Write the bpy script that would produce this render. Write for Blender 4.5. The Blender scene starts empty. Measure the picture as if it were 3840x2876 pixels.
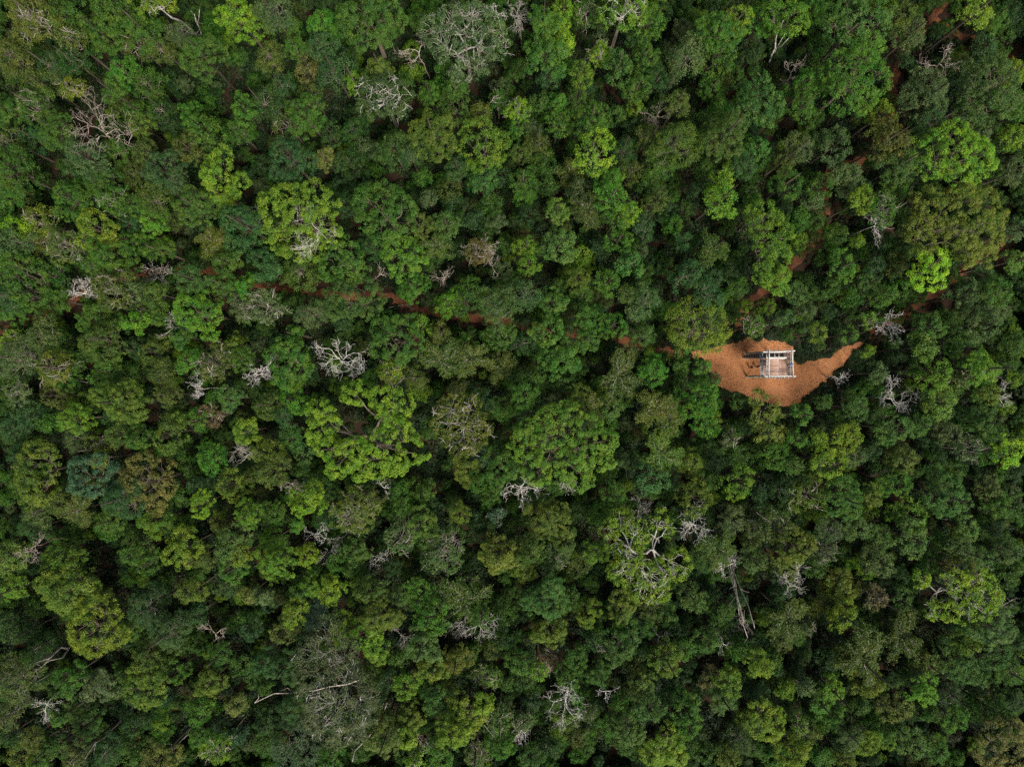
import bpy, math, random
import numpy as np
from mathutils import Vector, Matrix

# ------------------------------------------------------------------ camera, sky, sun, exposure
scene = bpy.context.scene
H = 120.0                                   # drone height above the ground, metres
HFOV = math.radians(73.0)
F = 1920.0 / math.tan(HFOV / 2)             # focal length in photograph pixels
cam_data = bpy.data.cameras.new("drone_camera")
cam_data.sensor_fit = 'HORIZONTAL'
cam_data.angle = HFOV
cam_data.clip_start = 0.5
cam_data.clip_end = 4000.0
cam = bpy.data.objects.new("drone_camera", cam_data)
scene.collection.objects.link(cam)
cam.location = (0, 0, H)
cam.rotation_euler = (0, 0, 0)
scene.camera = cam

SUN_EL, SUN_AZ = math.radians(54), math.radians(148)     # azimuth counted from +Y towards +X
world = bpy.data.worlds.new("World")
scene.world = world
world.use_nodes = True
wn, wl = world.node_tree.nodes, world.node_tree.links
wn.clear()
wo = wn.new('ShaderNodeOutputWorld')
bg = wn.new('ShaderNodeBackground')
sky = wn.new('ShaderNodeTexSky')
sky.sky_type = 'NISHITA'
sky.sun_disc = False
sky.sun_elevation = SUN_EL
sky.sun_rotation = SUN_AZ
sky.air_density = 1.0
sky.dust_density = 5.0
sky.ozone_density = 0.6
bg.inputs[1].default_value = 0.042
wl.new(sky.outputs[0], bg.inputs[0])
wl.new(bg.outputs[0], wo.inputs[0])

sun_data = bpy.data.lights.new("sun", 'SUN')
sun_data.energy = 1.5
sun_data.angle = math.radians(16)
sun_data.color = (1.0, 0.965, 0.90)
sun = bpy.data.objects.new("sun", sun_data)
scene.collection.objects.link(sun)
sdir = Vector((math.sin(SUN_AZ) * math.cos(SUN_EL), math.cos(SUN_AZ) * math.cos(SUN_EL), math.sin(SUN_EL)))
sun.rotation_euler = sdir.to_track_quat('Z', 'Y').to_euler()
sun.location = sdir * 200

scene.view_settings.view_transform = 'Standard'
scene.view_settings.look = 'None'
scene.view_settings.gamma = 1.0
scene.view_settings.use_curve_mapping = False
scene.view_settings.exposure = 1.73
scene.render.engine = 'CYCLES'
scene.cycles.max_bounces = 6
scene.cycles.diffuse_bounces = 3
scene.cycles.glossy_bounces = 1
scene.cycles.transmission_bounces = 3
scene.cycles.use_denoising = False

col = scene.collection
RNG = np.random.default_rng(7)
random.seed(7)


def at(px, py, z=0.0):
    """photograph pixel -> the point on the level z that it shows"""
    s = (H - z) / F
    return Vector(((px - 1920.0) * s, (1438.0 - py) * s, z))


# ------------------------------------------------------------------ helpers
def tag(o, label=None, cat=None, group=None, kind=None):
    if label: o["label"] = label
    if cat: o["category"] = cat
    if group: o["group"] = group
    if kind: o["kind"] = kind
    return o


def mesh_from(name, V, Fc, mat=None, tone=None, smooth=False):
    """V (n,3); Fc list/array of equal-length faces"""
    me = bpy.data.meshes.new(name)
    V = np.asarray(V, np.float32)
    Fc = np.asarray(Fc, np.int32)
    k = Fc.shape[1]
    me.vertices.add(len(V)); me.vertices.foreach_set("co", V.ravel())
    me.loops.add(Fc.size); me.loops.foreach_set("vertex_index", Fc.ravel())
    me.polygons.add(len(Fc))
    me.polygons.foreach_set("loop_start", np.arange(0, Fc.size, k, dtype=np.int32))
    me.polygons.foreach_set("loop_total", np.full(len(Fc), k, np.int32))
    if smooth:
        me.polygons.foreach_set("use_smooth", np.ones(len(Fc), bool))
    if tone is not None:
        a = me.attributes.new("tone", 'FLOAT', 'FACE')
        a.data.foreach_set("value", np.asarray(tone, np.float32))
    me.update(calc_edges=True)
    me.validate()
    if mat: me.materials.append(mat)
    return me


def link(name, data, parent=None):
    o = bpy.data.objects.new(name, data)
    col.objects.link(o)
    if parent is not None: o.parent = parent
    return o


class Tubes:
    """collects tapered tubes along polylines"""
    def __init__(self, sides=4):
        self.V, self.Q, self.n, self.k = [], [], 0, sides

    def add(self, pts, radii, cap=True):
        P = np.asarray(pts, float); R = np.asarray(radii, float); k = self.k
        d = np.diff(P, axis=0)
        T = np.vstack([d[:1], (d[:-1] + d[1:]) if len(d) > 1 else d[:0], d[-1:]])
        T /= np.linalg.norm(T, axis=1)[:, None] + 1e-9
        ref = np.array([0, 0, 1.0]) if abs(T[0][2]) < 0.9 else np.array([1.0, 0, 0])
        A = np.cross(T, ref); A /= np.linalg.norm(A, axis=1)[:, None] + 1e-9
        B = np.cross(T, A)
        th = np.linspace(0, 2 * math.pi, k, endpoint=False)
        ring = P[:, None, :] + R[:, None, None] * (np.cos(th)[None, :, None] * A[:, None, :] + np.sin(th)[None, :, None] * B[:, None, :])
        m = len(P)
        self.V.append(ring.reshape(-1, 3))
        i = np.arange(m - 1)[:, None] * k; j = np.arange(k)[None, :]; j2 = (j + 1) % k
        q = np.stack([i + j, i + j2, i + k + j2, i + k + j], -1).reshape(-1, 4) + self.n
        self.Q.append(q)
        self.n += m * k
        if cap:
            for b in (self.n - m * k, self.n - k):
                self.Q.append(np.array([[b, b + 1, b + 2, b + 3]] if k == 4 else [[b, b + 1, b + 2, b + 3], [b, b + 3, b + 4, b + 5]]))
        return self

    def arrays(self):
        return np.vstack(self.V), np.vstack(self.Q)

    def mesh(self, name, mat, smooth=True):
        V, Q = self.arrays()
        return mesh_from(name, V, Q, mat, smooth=smooth)


# ------------------------------------------------------------------ materials
def nodes_of(name):
    m = bpy.data.materials.new(name); m.use_nodes = True
    nt = m.node_tree; nt.nodes.clear()
    out = nt.nodes.new('ShaderNodeOutputMaterial')
    return m, nt.nodes, nt.links, out


def math_node(n, l, op, a, b):
    x = n.new('ShaderNodeMath'); x.operation = op
    for i, v in enumerate((a, b)):
        if isinstance(v, (int, float)): x.inputs[i].default_value = v
        else: l.new(v, x.inputs[i])
    return x.outputs[0]


def leaf_material(name, ramp=None):
    """leaf blades: the tree's own colour, varied from leaf to leaf and from spray to spray"""
    m, n, l, out = nodes_of(name)
    oi = n.new('ShaderNodeObjectInfo')
    if ramp:
        cr = n.new('ShaderNodeValToRGB'); cr.color_ramp.interpolation = 'CONSTANT'
        els = cr.color_ramp.elements
        while len(els) > 1: els.remove(els[-1])
        els[0].position = 0; els[0].color = (*ramp[0], 1)
        for i, c in enumerate(ramp[1:], 1):
            e = els.new(i / len(ramp)); e.color = (*c, 1)
        l.new(oi.outputs['Random'], cr.inputs[0]); base = cr.outputs[0]
    else:
        base = oi.outputs['Color']
    at_ = n.new('ShaderNodeAttribute'); at_.attribute_name = "tone"
    tc = n.new('ShaderNodeTexCoord')
    nz = n.new('ShaderNodeTexNoise'); nz.inputs['Scale'].default_value = 0.55; nz.inputs['Detail'].default_value = 2
    l.new(tc.outputs['Object'], nz.inputs['Vector'])
    hsv = n.new('ShaderNodeHueSaturation')
    l.new(base, hsv.inputs['Color'])
    # hue: sprays a little yellower / bluer ; value: leaf to leaf
    h0 = math_node(n, l, 'MULTIPLY_ADD', at_.outputs['Fac'], -0.035); h0.node.inputs[2].default_value = 0.5725
    hue = math_node(n, l, 'MULTIPLY_ADD', nz.outputs['Fac'], -0.11); l.new(h0, hue.node.inputs[2])
    l.new(hue, hsv.inputs['Hue'])
    v1 = math_node(n, l, 'MULTIPLY_ADD', at_.outputs['Fac'], 0.95); v1.node.inputs[2].default_value = 0.52
    v2 = math_node(n, l, 'MULTIPLY_ADD', nz.outputs['Fac'], 0.9); v2.node.inputs[2].default_value = 0.55
    l.new(math_node(n, l, 'MULTIPLY', v1, v2), hsv.inputs['Value'])
    hsv.inputs['Saturation'].default_value = 1.0
    df = n.new('ShaderNodeBsdfDiffuse'); l.new(hsv.outputs[0], df.inputs[0])
    tr = n.new('ShaderNodeBsdfTranslucent')
    hs2 = n.new('ShaderNodeHueSaturation'); hs2.inputs['Hue'].default_value = 0.48; hs2.inputs['Value'].default_value = 1.2
    l.new(hsv.outputs[0], hs2.inputs['Color']); l.new(hs2.outputs[0], tr.inputs[0])
    mx = n.new('ShaderNodeMixShader'); mx.inputs[0].default_value = 0.20
    l.new(df.outputs[0], mx.inputs[1]); l.new(tr.outputs[0], mx.inputs[2])
    gl = n.new('ShaderNodeBsdfGlossy'); gl.inputs['Roughness'].default_value = 0.5; gl.inputs[0].default_value = (0.9, 0.95, 1, 1)
    m2 = n.new('ShaderNodeMixShader'); m2.inputs[0].default_value = 0.012
    l.new(mx.outputs[0], m2.inputs[1]); l.new(gl.outputs[0], m2.inputs[2])
    l.new(m2.outputs[0], out.inputs[0])
    return m


def wood_material(name, c1, c2, scale=3.0, rough=0.85, stretch=(1, 1, 0.25), objcol=False, c3=None, lichen=0.55):
    m, n, l, out = nodes_of(name)
    tc = n.new('ShaderNodeTexCoord'); mp = n.new('ShaderNodeMapping')
    mp.inputs['Scale'].default_value = stretch
    l.new(tc.outputs['Object'], mp.inputs[0])
    nz = n.new('ShaderNodeTexNoise'); nz.inputs['Scale'].default_value = scale; nz.inputs['Detail'].default_value = 4
    l.new(mp.outputs[0], nz.inputs['Vector'])
    cr = n.new('ShaderNodeValToRGB')
    cr.color_ramp.elements[0].position = 0.36; cr.color_ramp.elements[0].color = (*c1, 1)
    cr.color_ramp.elements[1].position = 0.64; cr.color_ramp.elements[1].color = (*c2, 1)
    l.new(nz.outputs['Fac'], cr.inputs[0])
    c = cr.outputs[0]
    if c3:
        nz2 = n.new('ShaderNodeTexNoise'); nz2.inputs['Scale'].default_value = 1.3; nz2.inputs['Detail'].default_value = 3
        l.new(tc.outputs['Object'], nz2.inputs['Vector'])
        r2 = n.new('ShaderNodeValToRGB')
        r2.color_ramp.elements[0].position = lichen - 0.06; r2.color_ramp.elements[1].position = lichen + 0.06
        l.new(nz2.outputs['Fac'], r2.inputs[0])
        mx = n.new('ShaderNodeMixRGB'); l.new(r2.outputs[0], mx.inputs[0]); l.new(c, mx.inputs[1]); mx.inputs[2].default_value = (*c3, 1)
        c = mx.outputs[0]
    if objcol:
        oi = n.new('ShaderNodeObjectInfo'); mm = n.new('ShaderNodeMixRGB'); mm.blend_type = 'MULTIPLY'; mm.inputs[0].default_value = 1
        l.new(c, mm.inputs[1]); l.new(oi.outputs['Color'], mm.inputs[2]); c = mm.outputs[0]
    bs = n.new('ShaderNodeBsdfPrincipled'); bs.inputs['Roughness'].default_value = rough
    bs.inputs['Specular IOR Level'].default_value = 0.2
    l.new(c, bs.inputs['Base Color'])
    bp = n.new('ShaderNodeBump'); bp.inputs['Strength'].default_value = 0.35; bp.inputs['Distance'].default_value = 0.03
    l.new(nz.outputs['Fac'], bp.inputs['Height']); l.new(bp.outputs[0], bs.inputs['Normal'])
    l.new(bs.outputs[0], out.inputs[0])
    return m


def soil_material(name, stops, scale, fine=40.0, bump=0.6, veg=None):
    m, n, l, out = nodes_of(name)
    tc = n.new('ShaderNodeTexCoord')
    a = n.new('ShaderNodeTexNoise'); a.inputs['Scale'].default_value = scale; a.inputs['Detail'].default_value = 5; a.inputs['Roughness'].default_value = 0.62
    b = n.new('ShaderNodeTexNoise'); b.inputs['Scale'].default_value = fine * 0.1; b.inputs['Detail'].default_value = 6; b.inputs['Roughness'].default_value = 0.62
    l.new(tc.outputs['Object'], a.inputs['Vector']); l.new(tc.outputs['Object'], b.inputs['Vector'])
    mixf = math_node(n, l, 'MULTIPLY_ADD', b.outputs['Fac'], 0.55)
    half = math_node(n, l, 'MULTIPLY', a.outputs['Fac'], 0.45); l.new(half, mixf.node.inputs[2])
    cr = n.new('ShaderNodeValToRGB'); els = cr.color_ramp.elements
    els[0].position, els[0].color = stops[0][0], (*stops[0][1], 1)
    els[1].position, els[1].color = stops[-1][0], (*stops[-1][1], 1)
    for p, c in stops[1:-1]:
        e = els.new(p); e.color = (*c, 1)
    l.new(mixf, cr.inputs[0])
    bs = n.new('ShaderNodeBsdfPrincipled'); bs.inputs['Roughness'].default_value = 0.95; bs.inputs['Specular IOR Level'].default_value = 0.1
    l.new(cr.outputs[0], bs.inputs['Base Color'])
    bp = n.new('ShaderNodeBump'); bp.inputs['Strength'].default_value = bump; bp.inputs['Distance'].default_value = 0.06
    l.new(b.outputs['Fac'], bp.inputs['Height']); l.new(bp.outputs[0], bs.inputs['Normal'])
    l.new(bs.outputs[0], out.inputs[0])
    return m


def plain(name, c, rough=0.8):
    m, n, l, out = nodes_of(name)
    tc = n.new('ShaderNodeTexCoord'); nz = n.new('ShaderNodeTexNoise'); nz.inputs['Scale'].default_value = 9
    l.new(tc.outputs['Object'], nz.inputs['Vector'])
    hs = n.new('ShaderNodeHueSaturation'); hs.inputs['Color'].default_value = (*c, 1)
    v = math_node(n, l, 'MULTIPLY_ADD', nz.outputs['Fac'], 0.5); v.node.inputs[2].default_value = 0.75
    l.new(v, hs.inputs['Value'])
    bs = n.new('ShaderNodeBsdfPrincipled'); bs.inputs['Roughness'].default_value = rough; bs.inputs['Specular IOR Level'].default_value = 0.2
    l.new(hs.outputs[0], bs.inputs['Base Color']); l.new(bs.outputs[0], out.inputs[0])
    return m


COL = dict(g=(.044, .105, .0105), d=(.023, .060, .010), b=(.032, .082, .019), e=(.047, .134, .010), l=(.106, .202, .011), v=(.155, .300, .013),
           y=(.108, .142, .012), o=(.061, .092, .013), k=(.065, .104, .029), t=(.036, .084, .038), r=(.110, .090, .034), a=(.070, .104, .038))

M_LEAF = leaf_material("leaf_blades")
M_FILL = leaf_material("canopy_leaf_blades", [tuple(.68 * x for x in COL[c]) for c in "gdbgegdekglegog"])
M_WEED = leaf_material("weed_leaves", [(.05, .08, .02), (.07, .075, .025), (.04, .065, .018)])
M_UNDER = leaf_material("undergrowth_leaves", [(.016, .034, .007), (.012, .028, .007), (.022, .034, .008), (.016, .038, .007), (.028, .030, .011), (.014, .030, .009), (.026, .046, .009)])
M_BARK = wood_material("bark", (.10, .085, .065), (.26, .235, .20), 4.0, objcol=True)
M_PALE = wood_material("pale_bark", (.30, .28, .25), (.62, .60, .56), 5.0, objcol=True)
M_DEAD = wood_material("weathered_deadwood", (.26, .25, .24), (.66, .65, .62), 4.0, objcol=True)
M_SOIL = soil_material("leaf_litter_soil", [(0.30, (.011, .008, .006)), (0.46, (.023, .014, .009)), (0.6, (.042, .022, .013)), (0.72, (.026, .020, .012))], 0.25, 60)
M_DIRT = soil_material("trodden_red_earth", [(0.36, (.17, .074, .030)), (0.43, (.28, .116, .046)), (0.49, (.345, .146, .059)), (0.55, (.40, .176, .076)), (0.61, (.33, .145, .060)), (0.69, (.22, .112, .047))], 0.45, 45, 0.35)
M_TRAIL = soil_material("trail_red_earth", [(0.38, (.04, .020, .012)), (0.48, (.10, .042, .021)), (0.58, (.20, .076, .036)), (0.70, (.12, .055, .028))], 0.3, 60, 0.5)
M_RAIL = wood_material("bleached_timber", (.36, .34, .30), (.64, .61, .56), 6.0, stretch=(1, 1, .3))
M_POST = wood_material("lichened_timber", (.28, .25, .21), (.52, .48, .42), 5.0, stretch=(1, 1, .3), c3=(.36, .52, .42), lichen=.46)
M_DECK = wood_material("deck_timber", (.20, .12, .09), (.50, .37, .30), 5.0, stretch=(.25, 1, 1), objcol=True)
M_STEP = wood_material("stair_timber", (.34, .24, .15), (.62, .48, .34), 5.0)
M_LITTER = soil_material("dry_leaves", [(0.38, (.03, .018, .010)), (0.5, (.11, .052, .025)), (0.62, (.34, .20, .11))], 6.0, 90, 0.1)
M_GAP_SHADE = plain("stair_gap_shade", (.11, .065, .042))  # dark brown imitating the shade between the stair treads
# ------------------------------------------------------------------ what stands where, read off the photograph
# one block per sixteenth of the picture; x y radius colour(s) kind [height]; x, y, radius in 2.301 steps per photo pixel
# kinds: p dense dome, c broad ragged leaves, f fine feathery, s spreading spokes, h sparse with pale branches
TREES = {
(0, 0): "280 130 190 yo h;550 140 160 g p;80 480 150 o f 15;600 330 150 o h;880 300 165 g p;960 80 150 g c;1240 270 140 g p;2060 150 170 l c;1820 240 100 d c;1560 300 110 k f;1400 420 120 o f;1200 400 110 o h;420 560 130 b f;620 520 140 d f;360 720 160 o f;620 760 110 y h;1080 620 130 e c;1280 720 150 g f;960 780 120 g p;1740 470 180 g p;80 960 120 g p;320 920 170 g h;480 1120 170 g c;1180 960 120 g c;1220 1080 140 gy c;1400 940 130 d f;1640 1000 110 e p;1500 1080 90 b c;1780 1140 160 g c;1620 1270 150 o c;1860 1310 120 b p;2120 950 130 g p;2050 1130 130 g f;750 1370 170 bk c;1000 1290 110 g c;1240 1310 110 o c;1400 1470 180 b c;1900 1520 200 ly p;100 1220 150 o h;90 1480 200 g c;290 1190 110 b c;1150 1500 110 o f;880 1590 170 g c;640 1600 100 g c;1560 1590 100 k f;800 150 90 d c;700 220 80 d f",
(1, 0): "150 110 160 k f;280 250 100 g p;590 200 130 e p;640 80 120 d p;560 390 130 b c;340 420 110 g c;100 480 140 o f;450 560 130 or c;740 450 100 g c;680 620 160 b f;1060 580 100 o p;1040 680 120 g p;1520 110 85 l c;1390 180 95 g p;1500 820 110 e c;1640 620 100 d c;1250 700 90 o c;1720 760 100 g f;1710 930 150 g c;1920 980 100 o f;2090 870 95 g h;1530 1170 195 gy p 15;420 990 180 g c;60 900 160 d f;220 740 110 b f;480 820 120 o f;280 1090 120 o h;640 1150 110 d c;830 1110 120 d f;960 1240 90 d c;1190 1290 140 dg p;1330 1330 110 b f;600 1370 105 yr p;310 1390 190 b c;40 1400 90 e c;820 1400 120 d c;1740 1450 110 b f;1660 1600 100 ly c;1440 1510 85 g c;1950 1560 120 bg c;2130 1500 90 l c;860 720 110 gl c;1130 240 90 g p;1870 1440 80 g c;1340 600 90 d c",
(2, 0): "270 150 140 g p;450 100 115 l c;390 250 110 l c;650 100 110 g h;1180 200 130 ge c;1080 310 120 d c;1300 70 90 o c;1480 240 95 k p;1530 110 80 o c;1780 260 180 g p;1950 170 120 l c;2130 200 120 e c;1500 490 160 k f;1770 500 160 g c;300 480 160 g p;430 390 105 l c;750 470 110 l h;70 560 85 y c;600 640 115 lg c;920 580 130 bg c;1150 490 110 g c;2080 470 110 d c;320 640 110 b f;1080 760 130 g p;1250 690 120 d p;1720 760 110 g c;1080 900 75 e c;1420 900 130 o c;2110 880 210 be c 15;1870 1010 110 g c;1640 1040 100 g c;1800 930 85 l c;60 950 110 l h;60 1110 110 g c;170 1110 80 l c;250 850 100 or c;400 880 90 e p;570 880 110 g f;680 1040 170 g c;900 980 95 g c;1030 1060 85 e c;400 1060 110 g c;1380 1250 200 go f 15;1200 1190 120 o f;1830 1180 180 go p;2080 1300 130 be c;2000 1420 110 b c;960 1290 120 d f;220 1250 110 o f;60 1340 110 o c;270 1400 100 e c;480 1500 110 o s;100 1560 120 g c;300 1590 100 l c;580 1620 95 l c;850 1580 130 e c;1030 1480 110 o f;1800 1590 130 l c;1180 1560 100 g c;1680 1430 95 g c;1300 1400 110 g f",
(3, 0): "400 50 120 e c;830 390 150 gl c;310 760 140 e c;300 930 120 g c;100 920 90 e c;1150 130 130 o c;1230 300 130 k c;1780 110 155 yl c;1960 150 110 g p;1640 560 110 o f;1220 520 85 e c;1350 850 180 k c;1350 700 120 k c;1880 400 100 b f;2010 450 90 d c;1850 920 170 g c;2110 620 110 l c;2130 900 110 g c;2110 1180 125 l c;950 1010 150 yl c;1050 850 95 d c;1400 1010 130 b f;570 1260 150 dk c;1040 1210 160 o c;1130 1420 170 gk c;260 1280 130 k f;700 1550 130 k c;850 1600 65 l c;1100 1590 130 g c;170 1580 130 g c;450 1610 120 g c;120 1400 110 o c;430 1000 90 o c;400 560 100 d c;2120 1480 110 k c;1440 1600 95 g c;1750 1630 75 y c;1840 1150 85 k f;1620 650 100 b f;460 380 80 d c;2150 60 90 d c",
(0, 1): "60 60 110 g c;170 50 100 e c;650 80 170 g c;980 60 130 g h;1170 110 110 g c;1330 80 140 o f;1700 120 180 g p;1960 60 75 yl p;2120 300 190 b c;1830 420 105 yo s;960 540 180 g p;880 470 120 gy p;350 260 160 y h;130 300 105 l c;400 420 120 y h;560 470 170 o h;100 430 150 k f;1330 250 115 gl p;1120 270 110 b c;1180 440 110 g p;1380 500 120 g c;1450 220 90 d c;450 930 110 g p;480 720 120 ed f;80 900 120 b f;110 1040 110 g p;1000 850 190 o h;1160 850 105 k f;1330 870 100 og p;1650 740 140 bg c;1670 590 100 g c;1950 610 130 g p;1930 790 120 g p;2110 800 85 e p;840 1100 160 g p;900 1280 180 go c 14;1140 1120 105 le c;1330 1030 110 g c;2100 1000 130 k h;1560 1250 105 g p;360 1220 150 gk f;510 1310 115 g f;90 1310 105 l h;150 1430 170 k f;460 1510 150 yo h;640 1450 90 o c;560 1620 110 g c;1190 1370 110 db c;1340 1360 120 o c;960 1550 160 g c;1150 1590 120 g c;1380 1560 110 o f;1640 1450 130 e p;1850 1480 150 o h;2030 1310 95 yg p;2080 1440 110 g c;830 1390 100 o c;850 650 120 g p",
(1, 1): "730 110 110 d c;50 570 110 b c;100 680 105 b c;250 740 65 l c;400 690 150 go f;740 1110 100 yo c;1350 820 130 eg p;1400 280 110 o c;1550 450 130 og s;1640 280 125 ke c;1860 230 95 e c;1500 60 80 k f;1690 60 100 g c;2080 240 85 el c;2010 100 100 o c;1900 510 120 or h;1650 960 115 le c;1850 850 125 eg c;1800 930 130 gd c;2120 680 85 e c;2150 440 85 e c;1430 1150 105 lg c;1600 1220 100 o f;1820 1320 105 kl c;1560 1460 145 o s;1860 1460 150 o s;2060 1000 180 kg f;100 1000 150 k h;300 1000 100 g c;470 1050 120 k f;330 1220 85 e p;1150 1550 95 yl h;1350 1600 120 o f;2100 1240 120 g c;2120 1520 110 o s;1000 460 110 db c;440 1560 85 l c;1500 570 90 o c;330 1640 80 g c;1020 960 80 d f",
(2, 1): "100 40 110 e c;130 190 95 e c;390 170 110 lk c;580 130 130 o s;720 210 65 e c;860 60 160 e c;900 230 120 g c;1000 190 110 l c;1240 80 120 o c;1360 150 75 g c;1400 260 85 le c;1140 270 90 b f;1800 70 170 le c;2110 90 90 o c;400 460 150 ek c;120 470 110 ly c;140 620 110 lg c;590 560 95 ky c;760 450 100 o c;920 420 115 e c;1150 380 70 b f;1130 500 55 e c;1620 420 100 e c;1740 480 110 og s;1500 430 90 b f;1030 620 105 be c;830 770 120 e c;560 760 120 yg c;420 800 85 g c;2000 490 60 e c;1510 720 150 b f;1680 900 160 b f 13;1740 720 100 g c;1900 700 100 g c;1160 950 130 bk f;1050 1030 90 k f;1120 1240 110 kg f;870 1150 115 eg c;90 900 140 bk f;340 950 115 g p;250 1050 90 g c;650 1080 130 g p;600 900 110 g c;330 1210 150 g p;650 1270 110 g c;420 1450 155 g p;90 1300 110 d f;100 1140 85 g c;200 1590 100 g c;910 1530 170 o s;1220 1530 120 e c;1030 1400 75 l c;1450 1480 120 g c;1640 1510 110 ge c;1500 1330 110 g c;2100 1150 120 og h;1750 1620 85 e c;50 1620 90 l c;450 1620 100 yo c;980 880 80 o f;1960 820 80 g c",
(3, 1): "60 740 130 el c;310 220 95 l c;430 240 80 e c;400 80 100 k f;830 60 110 yl c;990 140 140 g h;1590 690 100 o c;640 360 95 gk c;800 410 65 b c;300 420 65 e c;640 640 140 ge c;560 540 90 k c;960 650 85 gk c;840 790 110 gk c;1000 900 110 g c;1000 480 100 d f;1200 490 100 b c;1130 620 100 d c;1150 800 100 db c;150 1080 110 kb c;330 1030 120 k f;540 1030 85 e c;750 900 90 g c;430 1210 115 yg c;460 1320 75 g c;870 1110 105 el h;1400 1160 110 ke c;1350 1340 150 lk c;1600 1130 85 e c;1700 880 140 bk c;1850 1130 150 k c;2120 600 110 kl c;2130 330 110 k c;1850 650 110 db f;1980 860 130 g c;770 1400 80 eg c;880 1370 90 g c;950 1560 120 bk c;1440 1580 150 lg c;1250 1530 110 g c;1700 1350 130 g c;1850 1530 130 el c;2150 1300 95 e c;1990 1010 95 k f;2120 1450 90 g c;1680 1600 100 o h;700 1230 110 g c;560 820 100 g c;240 860 110 gk c;180 1240 80 g c",
(0, 2): "150 90 120 k h;1050 150 215 gy p 15;250 290 130 b c;90 380 110 b c;650 300 130 le c;640 180 100 g c;400 330 100 b c;1000 270 110 b f;1440 90 110 o c;1720 310 105 e c;1830 280 105 r h;2000 120 110 ek c;1830 140 90 ed c;1480 420 160 go c;1030 430 130 o c;1200 480 110 g c;1480 580 75 y c;850 650 85 y h;820 560 120 o h;650 470 110 k f;1060 980 170 b f;960 900 65 l c;1360 1170 130 dl p;1310 1280 75 l c;1500 960 100 k c;1710 900 100 y c;1740 1030 110 l c;1820 650 140 e c;2010 870 130 gy c;2140 800 85 e c;2140 1130 110 el c;1620 700 100 d c;700 1080 135 o s;560 1010 130 o c;310 1100 130 ok f;1720 1500 120 o c;2000 1370 150 gk c;2080 1480 120 ly c;950 1180 120 og c;900 1290 100 g c;1300 1530 110 g c;1150 1470 110 g c;550 1530 170 gl c;90 1490 130 lk c;300 1240 110 d c;1250 1400 100 k f;100 850 100 b c;150 620 90 eg c;2000 1600 110 e c;780 160 90 b c;480 100 110 o c;1560 1230 80 d c;1900 1200 90 o f;600 1250 100 d c;1150 700 80 d c",
(1, 2): "310 130 130 e p;100 180 110 go c;240 270 110 b f;320 470 115 eb c;420 620 105 ek c;90 590 130 gy c;130 760 130 o c;1700 110 130 o s;1950 150 100 g c;2130 200 115 g p;1830 740 135 gy p;1930 640 85 t p;2100 720 165 g p 14;1900 850 85 e c;450 1000 145 l c;140 1120 110 ge c;340 1220 75 e p;150 1340 120 lg c;850 1110 175 gy h;1440 930 110 g c;1270 1040 110 g c;1500 1060 100 g c;1430 1200 150 go p;1750 1120 110 ey c;1560 1330 100 d c;1230 1330 150 k h;860 1430 130 g p;1600 1430 170 kg h;2100 1450 165 yo p;1900 1220 100 yg c;2030 960 110 g c;160 1530 170 lg p;450 1480 110 l c;680 1570 85 l c;840 1590 95 e c;1160 1590 85 le c;1240 930 100 g c;620 1150 110 d c;1960 1320 90 k c;2080 1150 75 t h;620 900 110 dg c;980 980 110 o f;1480 400 90 d c;580 210 60 d c;1420 60 100 d c;480 1600 100 g c",
(2, 2): "280 930 125 g p;310 1160 185 yo p 14;430 1340 130 go p;850 220 115 ke c;970 130 95 g c;560 120 110 yd c;640 200 110 o s;100 90 120 g c;1180 260 150 oy s;1330 300 130 og s;1600 120 165 e c;1660 330 130 e c;990 650 105 kd p;1190 830 150 te c;1330 180 100 e c;1250 560 150 yg s;1550 680 110 gy c;1680 540 100 e c;1800 560 65 e c;2030 370 90 b c;1880 480 90 k h;1950 150 90 ek c;1950 850 160 le c;1580 980 145 yo c;1500 1120 100 oy c;2150 980 85 e c;750 1140 100 gd c;560 1100 100 d c;960 1150 110 gy c;590 1580 100 e c;720 1440 110 lg c;380 1480 130 k h;150 1430 150 go c;100 1590 120 yg c;1780 1430 110 go s;2120 1220 110 ko h;2040 1170 65 e c;1650 1480 120 dg f;2080 1530 110 gk c;1900 1180 110 k f;2100 1340 90 k c;1720 830 90 g c;880 960 110 g c;1620 1180 90 d f;1780 680 90 e c;90 780 110 d f;820 780 90 g c;1400 850 80 d f;1960 620 80 g c",
(3, 2): "300 260 120 eg c;490 150 100 e c;760 200 150 ke c;250 470 120 e c;440 470 110 l c;700 460 120 l c;1080 390 150 kg c;1300 360 110 g c;1480 170 145 kl c;1620 40 100 l c;1900 80 110 yg c;1850 330 120 gk c;1560 420 130 k c;1400 460 110 d c;1160 650 120 ky c;1190 790 90 gy c;1720 570 110 k h;1930 640 85 e c;1510 630 75 e c;1650 740 90 k c;760 620 110 k f;640 980 170 g c;340 950 150 yg h;440 1120 90 e c;890 960 110 yg c;880 1120 80 y c;760 1230 130 kg c;1080 860 125 eg c;1520 960 200 ek c 14;1210 1130 140 el c;1240 1330 165 ek c;950 1330 130 ek c;1900 880 120 ok c;1720 1240 110 ek c;1870 1190 85 ek c;1510 1370 100 yg c;1650 1430 120 gk c;1980 1040 110 g c;2130 1080 95 g c;200 1400 170 yo c;60 1250 130 ok h;440 1330 90 ke c;530 1260 110 k f;470 1460 110 k h;670 1440 85 e c;950 1530 150 ok c;820 1570 110 el c;1420 1570 100 yl c;1620 1580 130 yo h;1830 1480 120 kg c;150 1560 130 ky c;2080 1450 110 gk c;2150 1600 90 k c;120 900 130 d f;80 620 110 eg c;200 700 100 g f;600 300 90 e c;1700 300 90 g c;2000 1250 90 d c;900 560 90 d f;430 1590 100 g c;2150 750 90 d c",
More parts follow.
